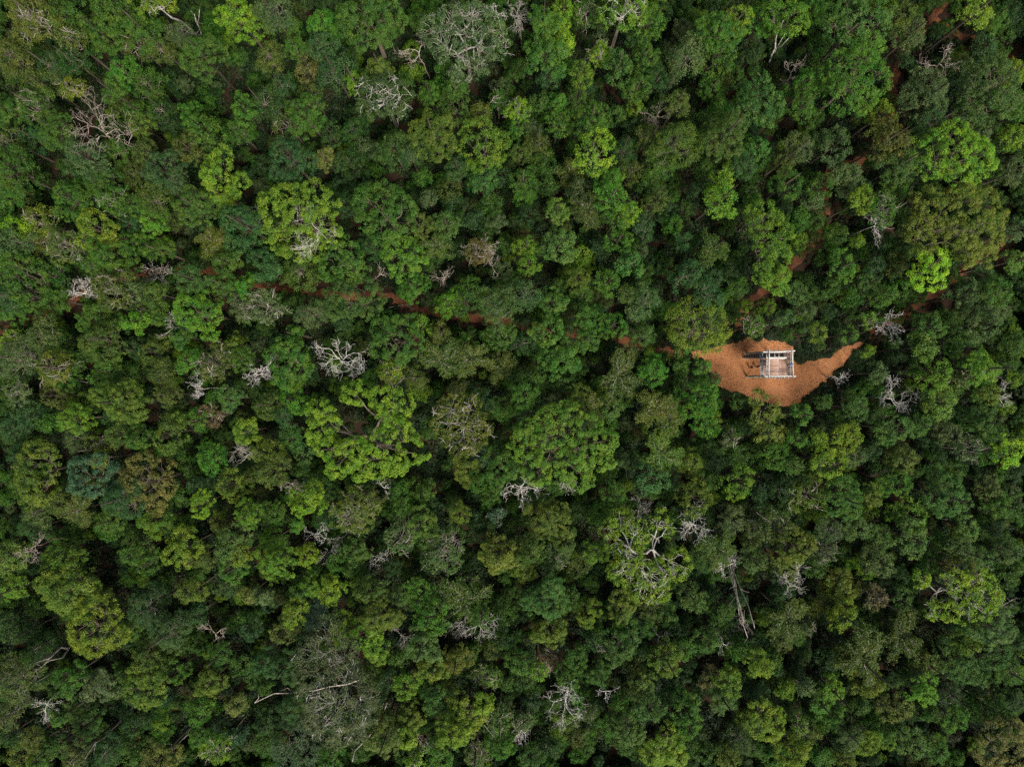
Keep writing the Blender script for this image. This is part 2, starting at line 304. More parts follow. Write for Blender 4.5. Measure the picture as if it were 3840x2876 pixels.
(0, 3): "600 110 240 gy p 15;130 110 120 lg c;860 250 110 o c;90 460 140 db c;300 290 100 k c;540 290 95 e c;660 290 100 b c;1480 480 170 kb f;1300 270 180 b f;1400 90 85 e c;1650 140 130 oy c;1960 100 100 kd f;2080 40 85 e c;2150 170 85 ky p;120 870 200 ok f 19;600 880 140 ed p;870 980 150 k p 16;1320 730 170 go p;1520 830 110 g c;1820 920 130 yg p;1900 690 130 gd c;2060 800 100 eb c;90 1200 130 ok f 17;520 1100 120 gk c;430 960 90 e c;500 1240 85 g p;760 1280 140 gd p;1110 1080 85 o c;1350 1180 90 l c;1420 1050 75 t f;1750 1150 140 ge c;2030 1110 100 ky p;1850 1310 90 y c;2160 900 85 e c;450 1480 110 g c;280 1430 110 yk c;350 1600 90 g f;620 1590 120 ko f 16;200 1560 130 oy c;900 1530 120 db f;1010 1500 85 e c;1380 1580 170 ky p 17;1140 1580 90 le c;1880 1510 130 el h;1740 1390 110 eg c;2040 1380 100 td f;1160 1300 110 bd f;250 480 90 d f;320 620 110 d f;1150 480 110 g c;1700 340 100 b f;1560 620 100 d c;2130 500 100 d c;80 1380 100 d f",
(1, 3): "60 190 95 k p;330 330 120 ly c;350 160 100 ly c;470 90 110 lg p;650 130 115 l c;510 360 115 t p;1060 330 175 gy p;990 130 130 go p;1240 180 110 ek c;1420 170 130 e c;1500 350 150 eg c;1880 150 165 go s;1690 180 65 e c;1430 600 150 kg p;740 470 130 l c;950 520 150 le p;1040 660 120 le p;250 480 110 ky c;1290 930 130 el c;1540 790 130 yg p;1610 940 75 yg p;1730 720 120 oy c;1000 860 110 go c;1140 900 110 d f;1960 1110 95 ly p;1700 1370 130 ly p;1330 1230 130 yg p;1130 1260 120 yo p;1110 1400 150 ky p;1300 1410 95 ly p;1600 1560 130 eg c;1370 1590 100 l h;100 1250 140 bd p;300 1150 110 bd p;100 1440 130 gd c;640 1560 130 ed c;80 750 120 db p;250 790 130 d p;2000 880 110 lk h;2030 690 75 e c;2130 560 90 g c;1540 1080 110 ke c;1900 1550 120 ko h;2120 1480 110 eg c;2100 1240 100 ke h;60 970 75 lg c;600 60 90 gy c;880 60 90 g c;1850 700 90 e c;1220 720 90 g f;1950 350 110 g f;870 1550 90 d c;2140 350 90 d c;2150 950 80 g c",
(2, 3): "280 200 185 ek p;490 200 105 el c;640 310 130 gy p;330 470 145 yg p;930 280 130 yo p;970 410 110 ge p;1010 490 85 et p;940 600 150 gd p;1180 320 85 te c;1330 350 95 eg c;1180 490 75 g c;1320 720 130 yg c;1560 200 130 gk c;1830 360 100 yl c;1680 580 110 ke c;1060 810 100 ek c;1130 960 115 eky c;750 850 110 gd p;340 730 110 r h;230 830 85 el h;540 720 120 g c;480 880 120 eg c;560 1040 65 e p;80 760 130 g c;90 900 110 gd c;380 1110 80 g c;180 1120 90 ge c;100 1250 100 k f;930 1120 85 le c;660 1180 85 k f;1170 1140 150 gk c;1500 1150 130 ge c;1520 1300 130 eg c;860 1290 110 ge c;1000 1350 120 ke c;1010 1480 105 et c;560 1400 90 yg c;1210 1560 110 yl p;1430 1560 90 yl p;1550 1500 85 lg c;1680 1570 90 l c;1870 1560 120 yo c;1860 920 130 lg c;1820 1060 110 kg c;2130 780 110 yl c;2120 1030 100 el c;2020 1230 110 gy c;1960 1400 120 dk f;160 1560 110 gd c;1100 660 80 d f;700 560 100 d f;1480 650 90 g f;1960 640 100 g f;1350 1020 90 d f;320 1480 100 d f;2120 600 90 d f;1700 880 90 or f;1700 160 90 d f",
(3, 3): "640 350 130 ly c;480 240 100 yo s;620 80 130 yo c;160 330 150 o s;160 590 95 e c;270 550 75 ly c;350 450 80 k h;1150 220 110 ek c;930 200 110 or h;900 330 90 g c;1120 470 170 o s;1040 520 65 e c;1900 420 190 gk p;1750 480 110 g p;1700 600 110 gy c;1600 720 170 kg c;1350 750 140 yk c;860 790 175 o s;680 720 110 gy c;530 760 95 el c;860 940 130 oy c;1180 900 90 yl c;1340 1000 120 le c;1340 890 110 k f;540 980 110 le c;180 1000 90 l c;310 960 90 k f;60 780 100 yg c;820 1150 85 el c;1100 1150 150 ky c;440 1100 120 eg c;560 1180 110 g c;260 1290 85 lk h;60 1260 110 ly c;500 1300 100 g c;920 1310 80 y c;870 1450 110 yl c;1250 1440 140 gk c;1460 1500 110 ge c;1600 1230 130 ge c;1780 1170 100 bk c;1580 1030 110 kd f;1720 860 110 gb c;1850 880 95 ek c;1820 1000 85 yg c;2080 840 120 g f;230 1520 140 ly c;60 1590 95 lg c;460 1590 100 ge c;660 1600 110 yo c;940 1600 55 l c;1130 1330 100 bg c;730 1400 110 k f;1020 1370 90 yr c;1950 1180 120 dg f;1970 680 130 gd f;2130 560 90 d f;2080 60 100 kg c;1040 80 100 dg c;780 560 100 g f;80 140 90 d f;1260 80 100 d c;350 1370 100 o f;2130 1080 90 d f",
}
# the crowns with an outline of their own: name, tile, colour, kind, height, lobes (x y r), landmark name, label
HEROES = [
("dome_tree", (3, 1), "yyo", "p", 17, "1380 120 130;1330 300 110;1500 220 150;1640 110 140;1780 130 150;1900 260 130;1760 330 150;1620 380 120;1880 430 120;1700 520 100;1370 460 90;1900 560 70", "huge cushion-like olive-yellow tree", "huge olive-yellow tree of cushion-like puffs above the clearing's outer trail"),
("dome_tree", (3, 1), "vv", "p", 16, "1330 580 70;1490 570 75;1430 650 100;1300 730 80;1440 740 95;1350 770 70", "single most vivid lime tree", "single most vivid lime green tree, tucked under the huge olive-yellow cushion tree"),
("dome_tree", (1, 2), "l", "p", 19, "840 80 95;1090 130 100;1210 170 130;1140 290 85;550 260 115;520 400 110;630 340 85;640 560 110;760 620 120;900 560 110;1000 650 150;1120 530 130;1280 490 110;1340 600 110;1200 680 110;920 750 85;690 720 90;1250 390 80", "giant split lime tree", "giant lime-olive tree with a split crown baring dark forking limbs"),
("dome_tree", (2, 2), "gl", "p", 18, "330 310 120;500 270 100;130 440 110;100 560 110;320 480 140;460 430 120;620 380 120;780 500 100;640 560 130;480 680 130;560 780 120;330 640 110;130 660 90;760 660 100;220 780 100;640 830 70", "giant lobed green tree", "giant mid-green tree of many rounded lobes with dark gaps between them"),
("sparse_tree", (2, 2), "ly", "h", 18, "850 1260 75;950 1160 85;1080 1270 100;1300 1190 85;880 1380 65;1010 1480 100;950 1600 110;1400 1560 120;1280 1600 100;1180 1640 110;1120 1740 120;1240 1780 110;1330 1260 60", "white-limbed lime tree", "lime tree with thick bare white limbs crossing its open crown"),
("feathery_tree", (1, 3), "a", "f", 18, "620 560 150;520 700 150;720 720 160;560 900 170;780 900 160;700 1080 180;560 1180 140;860 1100 160;960 1180 110;720 1270 160;600 1320 110;840 1300 110;980 1000 80", "giant grey-green tree", "giant dull grey-green tree flecked all over with short white branches"),
("sparse_tree", (1, 0), "a", "h", 17, "1560 230 120;1700 180 110;1860 160 120;2010 240 120;2060 380 110;1930 420 130;1780 500 130;1640 380 130;1820 330 130;1900 570 100;1760 620 80;1560 330 90", "sprawling grey-olive tree", "sprawling grey-olive tree laced with pale orange-tinged limbs"),
("dome_tree", (1, 1), "yl", "p", 17, "160 110 120;330 80 130;500 60 130;600 120 100;180 260 110;250 400 110;560 280 110;620 380 100;400 220 120;350 500 90;510 480 80;150 350 80", "yellow-olive tree with white branches", "yellow-olive dome tree with a tangle of white dead branches on top"),
("dome_tree", (1, 1), "gge", "p", 17, "970 90 120;1130 60 120;1260 140 110;1000 230 110;1150 250 130;1290 260 80;1080 350 90;1180 370 60;920 20 70", "tall dense green dome", "tall dense mid-green dome directly beside the tree with white branches"),
("dome_tree", (0, 2), "tt", "p", 15, "720 760 110;850 740 120;790 860 120;900 840 90;700 880 80", "teal dome tree", "blue-teal dome tree, the most bluish large crown, at the photo's outer side"),
("broadleaf_tree", (0, 2), "yr", "c", 14, "1230 720 110;1150 800 90;1270 850 140;1390 740 90;1420 870 90;1310 990 110;1220 950 90", "mustard speckled tree", "mustard speckled tree with rusty patches next to the teal dome"),
("dome_tree", (0, 1), "le", "p", 14, "1640 970 100;1790 950 90;1620 1070 90;1760 1070 120;1850 1050 70;1800 1180 85", "clover-shaped green tree", "smooth vivid green tree with a three-lobed clover-like outline"),
("broadleaf_tree", (3, 0), "e", "c", 17, "620 570 110;780 560 120;900 590 100;560 660 80;720 700 140;890 720 120;640 820 130;780 860 120;560 820 80", "large emerald tree", "large emerald tree of stacked billowing lobes below another emerald crown"),
("broadleaf_tree", (3, 0), "ek", "c", 16, "600 180 110;700 110 110;830 100 110;960 110 100;830 210 120;940 230 90;690 290 100;880 300 80", "topmost emerald tree", "topmost emerald tree, wide and lumpy, near the photo's upper edge"),
("dome_tree", (3, 0), "l", "p", 17, "1320 1310 110;1450 1230 100;1580 1180 110;1700 1260 110;1820 1300 100;1600 1340 140;1440 1410 120;1760 1420 130;1600 1480 120;1860 1400 70;1660 1570 80", "billowing light lime tree", "billowing light lime tree of many puffs above the olive-yellow cushion tree"),
("broadleaf_tree", (3, 0), "gk", "c", 16, "1800 640 110;1930 600 110;2040 660 100;1900 760 150;1760 740 90;1760 900 110;1900 940 120;2020 860 110;1700 1000 80;1850 1040 80", "broad muted green tree", "broad muted green tree of layered lobes beside the feather-duster bare tree"),
("feathery_tree", (2, 1), "lly", "f", 13, "1480 1080 110;1600 1050 120;1700 1140 130;1560 1200 140;1720 1270 110;1450 1230 90;1600 1320 90;1790 1200 70", "yellow-green clearing tree", "yellow-green fine-leaved tree overhanging the clearing beside its entering trail"),
("sparse_tree", (3, 3), "lv", "c", 17, "1830 60 110;1850 180 110;1780 270 100;1660 310 90;1540 290 80;1440 280 60;1370 60 65;1420 330 55;1700 150 80;1600 40 90", "lime-rimmed tree with bare heart", "lime-rimmed tree whose brown inner branches stand bare"),
("dome_tree", (3, 3), "yr", "p", 16, "1930 1400 110;2060 1340 110;2160 1420 110;1900 1510 110;2050 1500 130;2170 1560 100;1980 1620 110;2100 1640 90", "olive-brown corner tree", "olive-brown dome tree filling the photo's lower corner past the lime-rimmed tree"),
("broadleaf_tree", (2, 0), "lv", "c", 16, "730 1170 70;790 1230 70;640 1270 80;740 1330 90;650 1380 90;800 1380 80;720 1440 70;600 1420 60;690 1220 60", "bright rosette-leaved tree", "bright lime tree of star-like leaf rosettes in the upper middle"),
("sparse_tree", (2, 0), "lg", "h", 18, "860 60 100;980 50 100;1060 130 90;960 170 90;800 170 60;1070 40 70", "white-limbed top-edge tree", "lime tree with chalk-white limbs and tall trunk cut by the top edge"),
("broadleaf_tree", (1, 0), "lg", "c", 15, "1860 1150 90;1970 1130 90;2080 1220 90;1860 1270 100;1990 1260 110;1950 1370 100;2060 1350 80", "pale green globe tree", "pale green globe-shaped tree standing beside a yellowish twin-sized dome"),
("sparse_tree", (1, 0), "kd", "h", 16, "1020 780 110;1150 760 110;1240 850 100;1000 900 110;1120 880 120;1230 950 80;960 960 70", "fork-trunked feathery tree", "dull feathery tree showing a white forked trunk on its lower side"),
("dome_tree", (1, 0), "g", "p", 16, "820 180 110;960 80 130;1120 70 110;1190 190 90;900 280 110;1050 220 120;1080 310 90;950 360 80;760 60 60", "lobed green top tree", "many-lobed mid-green dome tree at the top edge beside the sprawling grey-olive tree"),
("broadleaf_tree", (0, 3), "ly", "c", 16, "800 280 110;900 330 110;760 420 120;900 450 120;980 530 90;720 540 100;850 580 100;800 650 60", "speckled lime-yellow lone tree", "speckled lime-yellow tree lit above dark gaps near the lower corner"),
("dome_tree", (1, 3), "ly", "p", 14, "1760 1110 90;1840 1120 80;1740 1210 90;1850 1220 100;1960 1190 70;1820 1310 70", "chartreuse dome tree", "chartreuse dome tree right of the giant grey-green tree"),
("broadleaf_tree", (3, 2), "vv", "c", 16, "2040 520 70;2100 570 75;2050 620 80;2090 670 60", "neon yellow-lime tree", "neon yellow-lime tree close to the photo's outer edge below the tower's level"),
("dome_tree", (0, 1), "yl", "p", 15, "780 240 80;850 300 110;930 330 70;800 400 90;900 420 90", "golden-olive tree", "golden-olive dome tree leaning over a rounder green dome"),
("dome_tree", (1, 1), "ge", "p", 15, "680 540 100;790 500 90;650 640 100;800 640 110;870 600 80;760 740 90;890 700 70", "fresh green dome by trail", "fresh green dome tree between the white-branched tree and the trail"),
("dome_tree", (1, 1), "gd", "p", 15, "640 930 90;780 850 100;920 850 110;1020 920 90;830 970 110;660 1030 80;960 1000 90", "deep green dome by trail", "deep green dome tree whose lower rim touches the fallen log on the trail"),
("dome_tree", (1, 1), "lg", "p", 15, "1180 450 80;1260 480 90;1200 570 100;1340 560 100;1410 600 70;1270 680 90;1230 720 60", "light green tree over trail", "light green tree with thin pale branches overhanging the trail's bend"),
("dome_tree", (1, 1), "g", "p", 15, "1130 1200 110;1260 1180 110;1330 1280 100;1120 1310 100;1240 1340 120;1220 1440 80", "rounded green tree under trail", "rounded mid-green dome tree just below the trail's fallen log"),
("dome_tree", (1, 1), "ge", "p", 15, "260 1350 90;200 1430 90;350 1400 90;270 1500 110;240 1590 90;390 1530 80", "green dome by skeleton", "fresh green dome tree beside the widest white skeleton tree"),
("broadleaf_tree", (2, 1), "el", "c", 15, "2100 200 80;2180 180 90;2120 300 90;2230 300 100;2290 400 110;2180 420 100;2130 580 90;2250 560 110;2200 660 100;2290 760 90;2150 760 60", "tall emerald column of lobes", "tall saturated emerald tree with lobes stretched in a column above the tower"),
("broadleaf_tree", (2, 2), "ylk", "c", 12, "2120 130 70;2200 200 80;2130 280 80;2260 330 90;2180 380 100;2250 440 80", "pale yellow tree under clearing", "pale yellowish tree with bare grey twigs on the clearing's lower rim"),
("dome_tree", (0, 1), "g", "c", 14, "60 600 110;170 640 110;280 680 100;110 740 110;240 820 120;340 760 90;300 920 110;430 960 100", "lumpy green tree at trail end", "lumpy mid-green tree by the trail's end at the photo's outer edge"),
("dome_tree", (0, 2), "gy", "p", 15, "330 580 100;420 620 90;290 720 110;400 760 100;280 860 110;380 900 100;300 990 90;240 640 70", "tall olive-green lobed tree", "tall olive-green lobed dome tree flanking the teal dome"),
("dome_tree", (0, 2), "ly", "p", 14, "1570 1340 100;1650 1400 90;1540 1440 90;1610 1490 80", "round lime-olive tree", "round lime-olive dome tree with a thin dead branch at its side"),
("dome_tree", (0, 2), "ly", "p", 13, "2120 380 80;2160 430 80;2100 450 60;2180 350 50", "small lime knob tree", "small rounded lime tree beside the giant split tree"),
("broadleaf_tree", (3, 2), "l", "c", 14, "470 610 80;560 640 80;450 710 80;540 720 80;600 690 60;440 770 50", "glowing lime tree", "glowing lime tree with a looped bare branch beneath it"),
("dome_tree", (0, 3), "yg", "p", 15, "1230 860 110;1330 900 100;1200 970 100;1290 1010 110;1220 1060 70", "yellow-green lower dome", "yellow-green dome tree below a greyer dome among dark gaps"),
("broadleaf_tree", (2, 3), "ly", "p", 14, "1330 1360 80;1380 1440 90;1280 1440 80;1420 1500 70;1200 1530 80;1340 1510 70", "yellow-lime bottom tree", "yellow-lime tree of knobbly puffs near the bottom edge"),
("broadleaf_tree", (2, 3), "ly", "c", 15, "2120 1160 90;2220 1210 100;2120 1270 90;2220 1320 90;2160 1370 60", "lime tree near bottom", "ragged bright lime tree lower down, between two duller green crowns"),
("feathery_tree", (1, 3), "tk", "f", 14, "400 1390 110;300 1450 110;440 1500 100;280 1560 110;420 1600 100", "slate-blue bottom tree", "slate-blue feathery tree at the bottom edge under the giant grey-green tree"),
("feathery_tree", (1, 2), "oy", "h", 16, "1700 220 120;1830 200 100;1650 350 110;1800 380 130;1920 350 100;1760 490 110;1880 480 90", "olive tree with star branches", "olive tree with a star of pale curling branches at its centre"),
]
# trees that lean: crown lobes on one side, pale stem running down to the foot (tile, foot x y)
LEANING = [
("sparse_tree", (0, 0), "yl", "h", 19, "1210 40 70;1330 20 80;1420 70 60;1480 20 60", "tall pale-stemmed leaning tree", "tall pale-stemmed tree leaning in from the top edge over darker crowns", (1790, 370), .20),
("broadleaf_tree", (3, 0), "gl", "c", 15, "60 160 90;180 140 100;130 250 80;260 220 80;40 80 70", "fork-stemmed light green tree", "light green tree on a forked pale stem beside the topmost emerald tree", (0, 570), .13),
]
# bare trunks standing in dark gaps: foot and head in photo pixels, height, radius, how many stems, label
STEMS = [
((2750, 2160), (2795, 2330), 15, .06, 6, "bundle of straight pale bare stems fanning out from one foot"),
((200, 2452), (112, 2502), 16, .17, 1, "thick pale bare trunk in the dark gap beside the grey-olive edge tree"),
((210, 2468), (125, 2528), 15, .12, 1, "thinner bare trunk just under the thick pale one"),
((1378, 2755), (1322, 2852), 14, .16, 1, "brown bare trunk slanting below the giant grey-green tree"),
((374, 2778), (276, 2880), 15, .13, 1, "slanting bare trunk at the bottom edge near the comb-like white tree"),
((1132, 2594), (955, 2634), 13, .11, 1, "long white bare limb lying out across a black gap beside the giant grey-green tree"),
((706, 2745), (646, 2814), 14, .11, 1, "short grey bare trunk rising to a pale yellowish crown at the bottom edge"),
((742, 95), (748, 38), 14, .05, 1, "thin upright snag beside the tall pale-stemmed leaning tree"),
((3498, 2608), (3566, 2636), 13, .09, 1, "white bare stem slanting past a dark hollow near the lower corner"),
]
# bare trees: tile, x, y, radius, tint (w white, g grey, p pinkish), height, label, landmark name or None
DEAD = [
((1, 1), 720, 1450, 225, "w", 15, "widest white skeleton tree, all zigzag twigs, with one green tuft", "widest white skeleton tree"),
((1, 1), 430, 330, 230, "w", 21, "white dead tree standing up through the yellow-olive dome", None),
((0, 0), 850, 1100, 260, "p", 16, "broken dead tree with rusty twig fans and white splintered limbs", "rusty broken skeleton tree"),
((1, 3), 1940, 500, 165, "w", 14, "white forked skeleton tree with a fan of fine twigs", "white fan-twigged skeleton tree"),
((1, 3), 1730, 500, 130, "g", 13, "greyish skeleton tree twinned with the white fan-twigged one", None),
((2, 3), 470, 1150, 190, "w", 14, "sprawling white deadwood with long arms near the bottom middle", "sprawling white deadwood"),
((3, 0), 1580, 460, 150, "p", 15, "feather-duster bare tree with two white stems beside red earth", "feather-duster bare tree"),
((2, 0), 1280, 960, 140, "p", 12, "small pinkish dead tree with one white snapped limb", "small pinkish dead tree"),
((1, 0), 1340, 400, 140, "p", 14, "grey-pink dead tree with a red-barked leaning trunk", "red-trunked dead tree"),
((1, 0), 1850, 30, 130, "w", 17, "white bare branches poking up at the top edge over the grey-olive tree", None),
((1, 0), 2070, 40, 100, "w", 16, "forked white bare tree at the top edge, thin and open", None),
((2, 0), 60, 90, 130, "g", 14, "pale bare tree with looping twigs at the top edge", "looping bare top-edge tree"),
((3, 2), 1140, 110, 170, "w", 12, "white zigzag dead tree below the clearing's far rim", "white zigzag dead tree"),
((3, 2), 1330, 80, 80, "w", 11, "small white dead branch fork beside the zigzag dead tree", None),
((3, 2), 2120, 110, 110, "w", 13, "white thorny dead tree close to the outer edge", "white thorny dead tree"),
((3, 3), 260, 60, 160, "w", 13, "white wind-swept dead tree above two spoke-branched trees", "wind-swept dead tree"),
((3, 3), 2150, 310, 90, "g", 15, "grey dead limbs reaching in from the outer edge beside the lime-rimmed tree", None),
((2, 2), 110, 940, 165, "w", 15, "white tangled dead tree at the lower rim of the giant lobed tree", "white tangled dead tree"),
((2, 2), 500, 915, 75, "w", 14, "small white dead twig fork under the giant lobed tree", None),
((2, 2), 1150, 1100, 110, "g", 14, "grey bare tree above the white-limbed lime tree", None),
((2, 2), 1600, 1260, 150, "w", 16, "bare white tree with upward arms beside the white-limbed lime tree", "up-armed white tree"),
((2, 2), 1850, 1580, 110, "w", 13, "white snag with antler-like arms above the pale stem bundle", "antler-like white snag"),
((0, 1), 620, 820, 110, "w", 13, "bright white crumpled dead branches over the red trail spot", "crumpled white dead tree"),
((0, 1), 690, 580, 120, "w", 14, "white twig cluster above the crumpled dead branches", None),
((0, 1), 1280, 720, 130, "g", 12, "low grey dead tree with curling limbs along the trail", "curling grey dead tree"),
((0, 1), 1460, 1150, 110, "w", 12, "white dead branches next to the clover-shaped tree", None),
((0, 1), 1750, 1480, 90, "w", 13, "frosty white twig cluster in a grey sparse crown", None),
((0, 1), 2150, 1580, 105, "w", 13, "feathery white dead tree hanging beside the green skeleton-side dome", None),
((0, 1), 400, 1600, 100, "w", 13, "white knotted dead branches among olive crowns", None),
((0, 1), 2090, 190, 110, "g", 15, "star of straight grey branches above the bluish broad tree", "grey star branches"),
((0, 2), 1660, 40, 110, "w", 14, "arching white dead branches above a brown twig crown", "arching white branches"),
((0, 2), 2050, 610, 120, "g", 13, "pale dead fork beside the fresh green trees", None),
((0, 2), 220, 1450, 120, "p", 14, "grey-pink bare tree beside a light lime crown", None),
((1, 2), 280, 910, 105, "p", 13, "round pinkish-grey bare tree with a pale stem", "round pinkish bare tree"),
((1, 2), 510, 1330, 135, "w", 13, "white dead limbs arching over a dark gap below the pinkish bare tree", "arching gap limbs"),
((1, 2), 740, 1320, 95, "g", 13, "thin grey zigzag branch tree under a sparse crown", None),
((1, 2), 630, 1490, 105, "g", 12, "low grey bare branches between two lime crowns", None),
((1, 2), 1040, 1530, 110, "w", 12, "slender white bare branch with side twigs in a dark gap", None),
((1, 2), 1680, 1400, 110, "g", 14, "grey clawed bare branch over a dull green crown", None),
((1, 2), 1120, 900, 90, "w", 11, "small glowing white twig bunch under the giant split tree", None),
((1, 1), 1050, 690, 95, "p", 10, "grey-pink bare bush tree beside the red trail", None),
((1, 1), 60, 1520, 110, "w", 13, "white bare tree with drooping twigs beside the green skeleton-side dome", None),
((1, 1), 1610, 720, 95, "p", 12, "pinkish bare tree with a white hook branch", "hooked pinkish bare tree"),
((1, 1), 1990, 480, 120, "p", 13, "pink-white bare branches over a dark green hollow", None),
((1, 3), 1230, 590, 110, "g", 12, "brown-grey broom-like dead branches hanging in a dark gap", "broom-like dead branches"),
((1, 3), 1440, 1530, 110, "p", 12, "pinkish dead stems in a gap near the bottom edge", None),
((1, 3), 1920, 940, 60, "w", 12, "tiny white starburst dead twig", None),
((2, 3), 790, 670, 85, "g", 13, "thin grey dead tree beside a dark olive dome", None),
((2, 3), 830, 1060, 95, "w", 13, "white dead hook with rusty twigs between two green crowns", None),
((2, 3), 1300, 570, 100, "g", 12, "grey crooked dead branches above a yellow-green crown", None),
((2, 3), 1850, 630, 85, "w", 11, "white drooping dead branch below the pale stem bundle", None),
((2, 3), 80, 1400, 120, "w", 12, "pale long-armed dead tree near the bottom middle", None),
((2, 3), 2040, 480, 85, "p", 12, "spray of thin grey dead twigs at the foot of the pale stems", None),
((3, 1), 1020, 240, 130, "w", 13, "white dead branch fan left of the huge cushion tree", None),
((3, 1), 1100, 1160, 130, "w", 12, "white dead branches lying over the outer trail", "trail-side white branches"),
((3, 1), 660, 1610, 85, "w", 9, "small pale twig burst on the clearing's lower outer rim", None),
((3, 1), 2030, 1560, 80, "g", 12, "grey-white dead twig crown at the outer edge", None),
((3, 0), 250, 600, 110, "p", 12, "dull pinkish bare bush tree under a forked pale tree", None),
((0, 3), 340, 1190, 120, "w", 15, "bright white comb-like dead tree near the lower corner", "comb-like white tree"),
((0, 3), 1800, 550, 130, "p", 13, "brown bare branch arc in a dark gap", "brown branch arc"),
((0, 3), 60, 1090, 100, "g", 16, "grey bare limbs at the outer edge between two grey-olive crowns", None),
]
# dark openings in the canopy (x y r) where nothing tall stands
GAPS = {(0, 0): "200 600 70;790 790 80;420 1400 130;1020 1480 90;780 190 50;700 1000 60;2000 620 60",
 (1, 0): "690 970 80;1420 1260 80;1390 720 100;1960 800 90;420 150 60;640 540 50;1260 1040 60;570 1490 60",
 (2, 0): "1330 240 60;660 350 80;850 800 110;1550 1100 60;900 1150 70;1710 640 60;630 1560 70",
 (3, 0): "40 560 60;330 560 80;1040 420 60;560 1060 110;1450 1130 90;1680 800 70;2000 1400 60;1100 620 90",
 (0, 1): "450 80 60;750 480 60;520 850 50;1040 370 40;1480 1000 60;780 1600 70;1720 330 60;1400 1150 60;2000 980 90;620 960 90",
 (1, 1): "830 330 130;1400 130 60;600 830 80;280 1150 130;600 1190 110;1750 620 70;700 790 60;1330 1440 60;1030 600 90;1160 830 80",
 (2, 1): "230 730 130;880 600 90;1400 950 80;1200 330 90;1700 330 120;1400 520 70;300 300 60",
 (3, 1): "540 220 80;380 560 90;1440 920 90;1700 700 50;880 260 60",
 (0, 2): "520 470 50;80 680 60;980 580 60;440 1440 70;1750 1230 70;230 1330 70;1620 800 80;1330 300 40",
 (1, 2): "1360 250 60;800 320 170;1480 700 80;1170 980 60;380 1530 80;1900 1350 70;1550 680 50",
 (2, 2): "150 290 50;640 1250 90;200 1370 50;1390 1080 50;60 1500 50;1720 590 50",
 (3, 2): "1170 970 80;1220 480 60;1600 600 60;500 330 60;1720 1060 60;1350 680 50;900 1180 40",
 (0, 3): "370 740 110;720 1470 100;980 640 60;1640 750 80;330 1260 70;580 1320 50;130 620 80;400 120 70;1550 1400 70",
 (1, 3): "160 920 90;480 500 50;1330 370 70;1240 560 70;560 1420 70;790 1480 60;1150 1630 90;1180 830 70",
 (2, 3): "1130 220 90;320 900 90;880 800 70;1650 1430 120;1330 900 90;1730 1200 100;860 1500 60;1760 160 60;450 1620 60",
 (3, 3): "430 420 60;950 650 70;1540 1000 80;1780 1300 90;110 720 60;1100 1010 50;1990 60 50",
}
CLEARING = "110 440;160 400;300 390;430 360;560 330;700 325;800 285;900 320;1000 300;1100 285;1200 330;1300 380;1320 560;1500 510;1680 500;1780 420;1900 360;2030 305;2110 300;2150 350;2110 420;1980 490;1930 570;1840 640;1740 740;1640 820;1560 890;1450 970;1330 1045;1180 1085;1050 1065;900 1010;780 960;640 930;520 900;440 860;400 790;340 720;310 640;290 560;170 530"
TRAILS = [   # photograph pixels
 "-200 1300;50 1232;160 1180;270 1140;330 1085;480 1035;640 1015;790 1012;900 1060;1100 1090;1300 1110;1450 1105;1530 1150;1720 1185;1880 1200;2060 1240;2290 1272;2380 1280;2480 1318;2640 1325",
 "2760 1275;2770 1200;2810 1130;2900 1060;3020 950;3085 860;3100 760;3090 640;3240 602;3320 500;3345 380;3352 270;3420 160;3500 65;3600 -60",
 "3200 1300;3300 1230;3420 1160;3520 1090;3630 1010;3700 960;3800 880;3960 760",
 "3500 65;3570 125;3650 138;3760 210;3900 260",
]
# ------------------------------------------------------------------ tree makers
def unit(a):
    return a / (np.linalg.norm(a, axis=-1, keepdims=True) + 1e-9)


KIND = dict(  # puff radius, leaf length, leaf width, leaves per puff, radial spread lo/hi, gap, jitter of the leaf's tilt
    p=dict(cov=2.75, puff=.54, leaf=.18, wid=.62, n=80, lo=.80, hi=1.04, gap=.04, jit=.32, drop=.0),
    c=dict(cov=2.9, puff=.55, leaf=.215, wid=.54, n=60, lo=.52, hi=1.18, gap=.14, jit=.42, drop=.08),
    f=dict(cov=4.0, puff=.68, leaf=.235, wid=.42, n=66, lo=.25, hi=1.22, gap=.08, jit=.50, drop=.10),
    h=dict(cov=3.5, puff=.56, leaf=.24, wid=.50, n=44, lo=.3, hi=1.18, gap=.18, jit=.45, drop=.05),
)


def leaf_quads(rng, pos, nrm, L, W, tone):
    """pointed, slightly folded blades: 4 vertices, 2 triangles each"""
    n = len(pos)
    a = unit(np.cross(nrm, rng.normal(size=(n, 3))))
    b = np.cross(nrm, a)
    l = (L * rng.uniform(.65, 1.3, n))[:, None]; w = l * W * rng.uniform(.8, 1.2, n)[:, None]
    V = np.stack([pos - a * l * .5, pos + b * w * .5 - nrm * w * .16, pos + a * l * .5, pos - b * w * .5 - nrm * w * .16], 1).reshape(-1, 3)
    i = np.arange(n)[:, None] * 4
    Fc = np.concatenate([i + np.array([[0, 1, 2]]), i + np.array([[0, 2, 3]])], 1).reshape(-1, 3)
    return V, Fc, np.repeat(tone, 2)


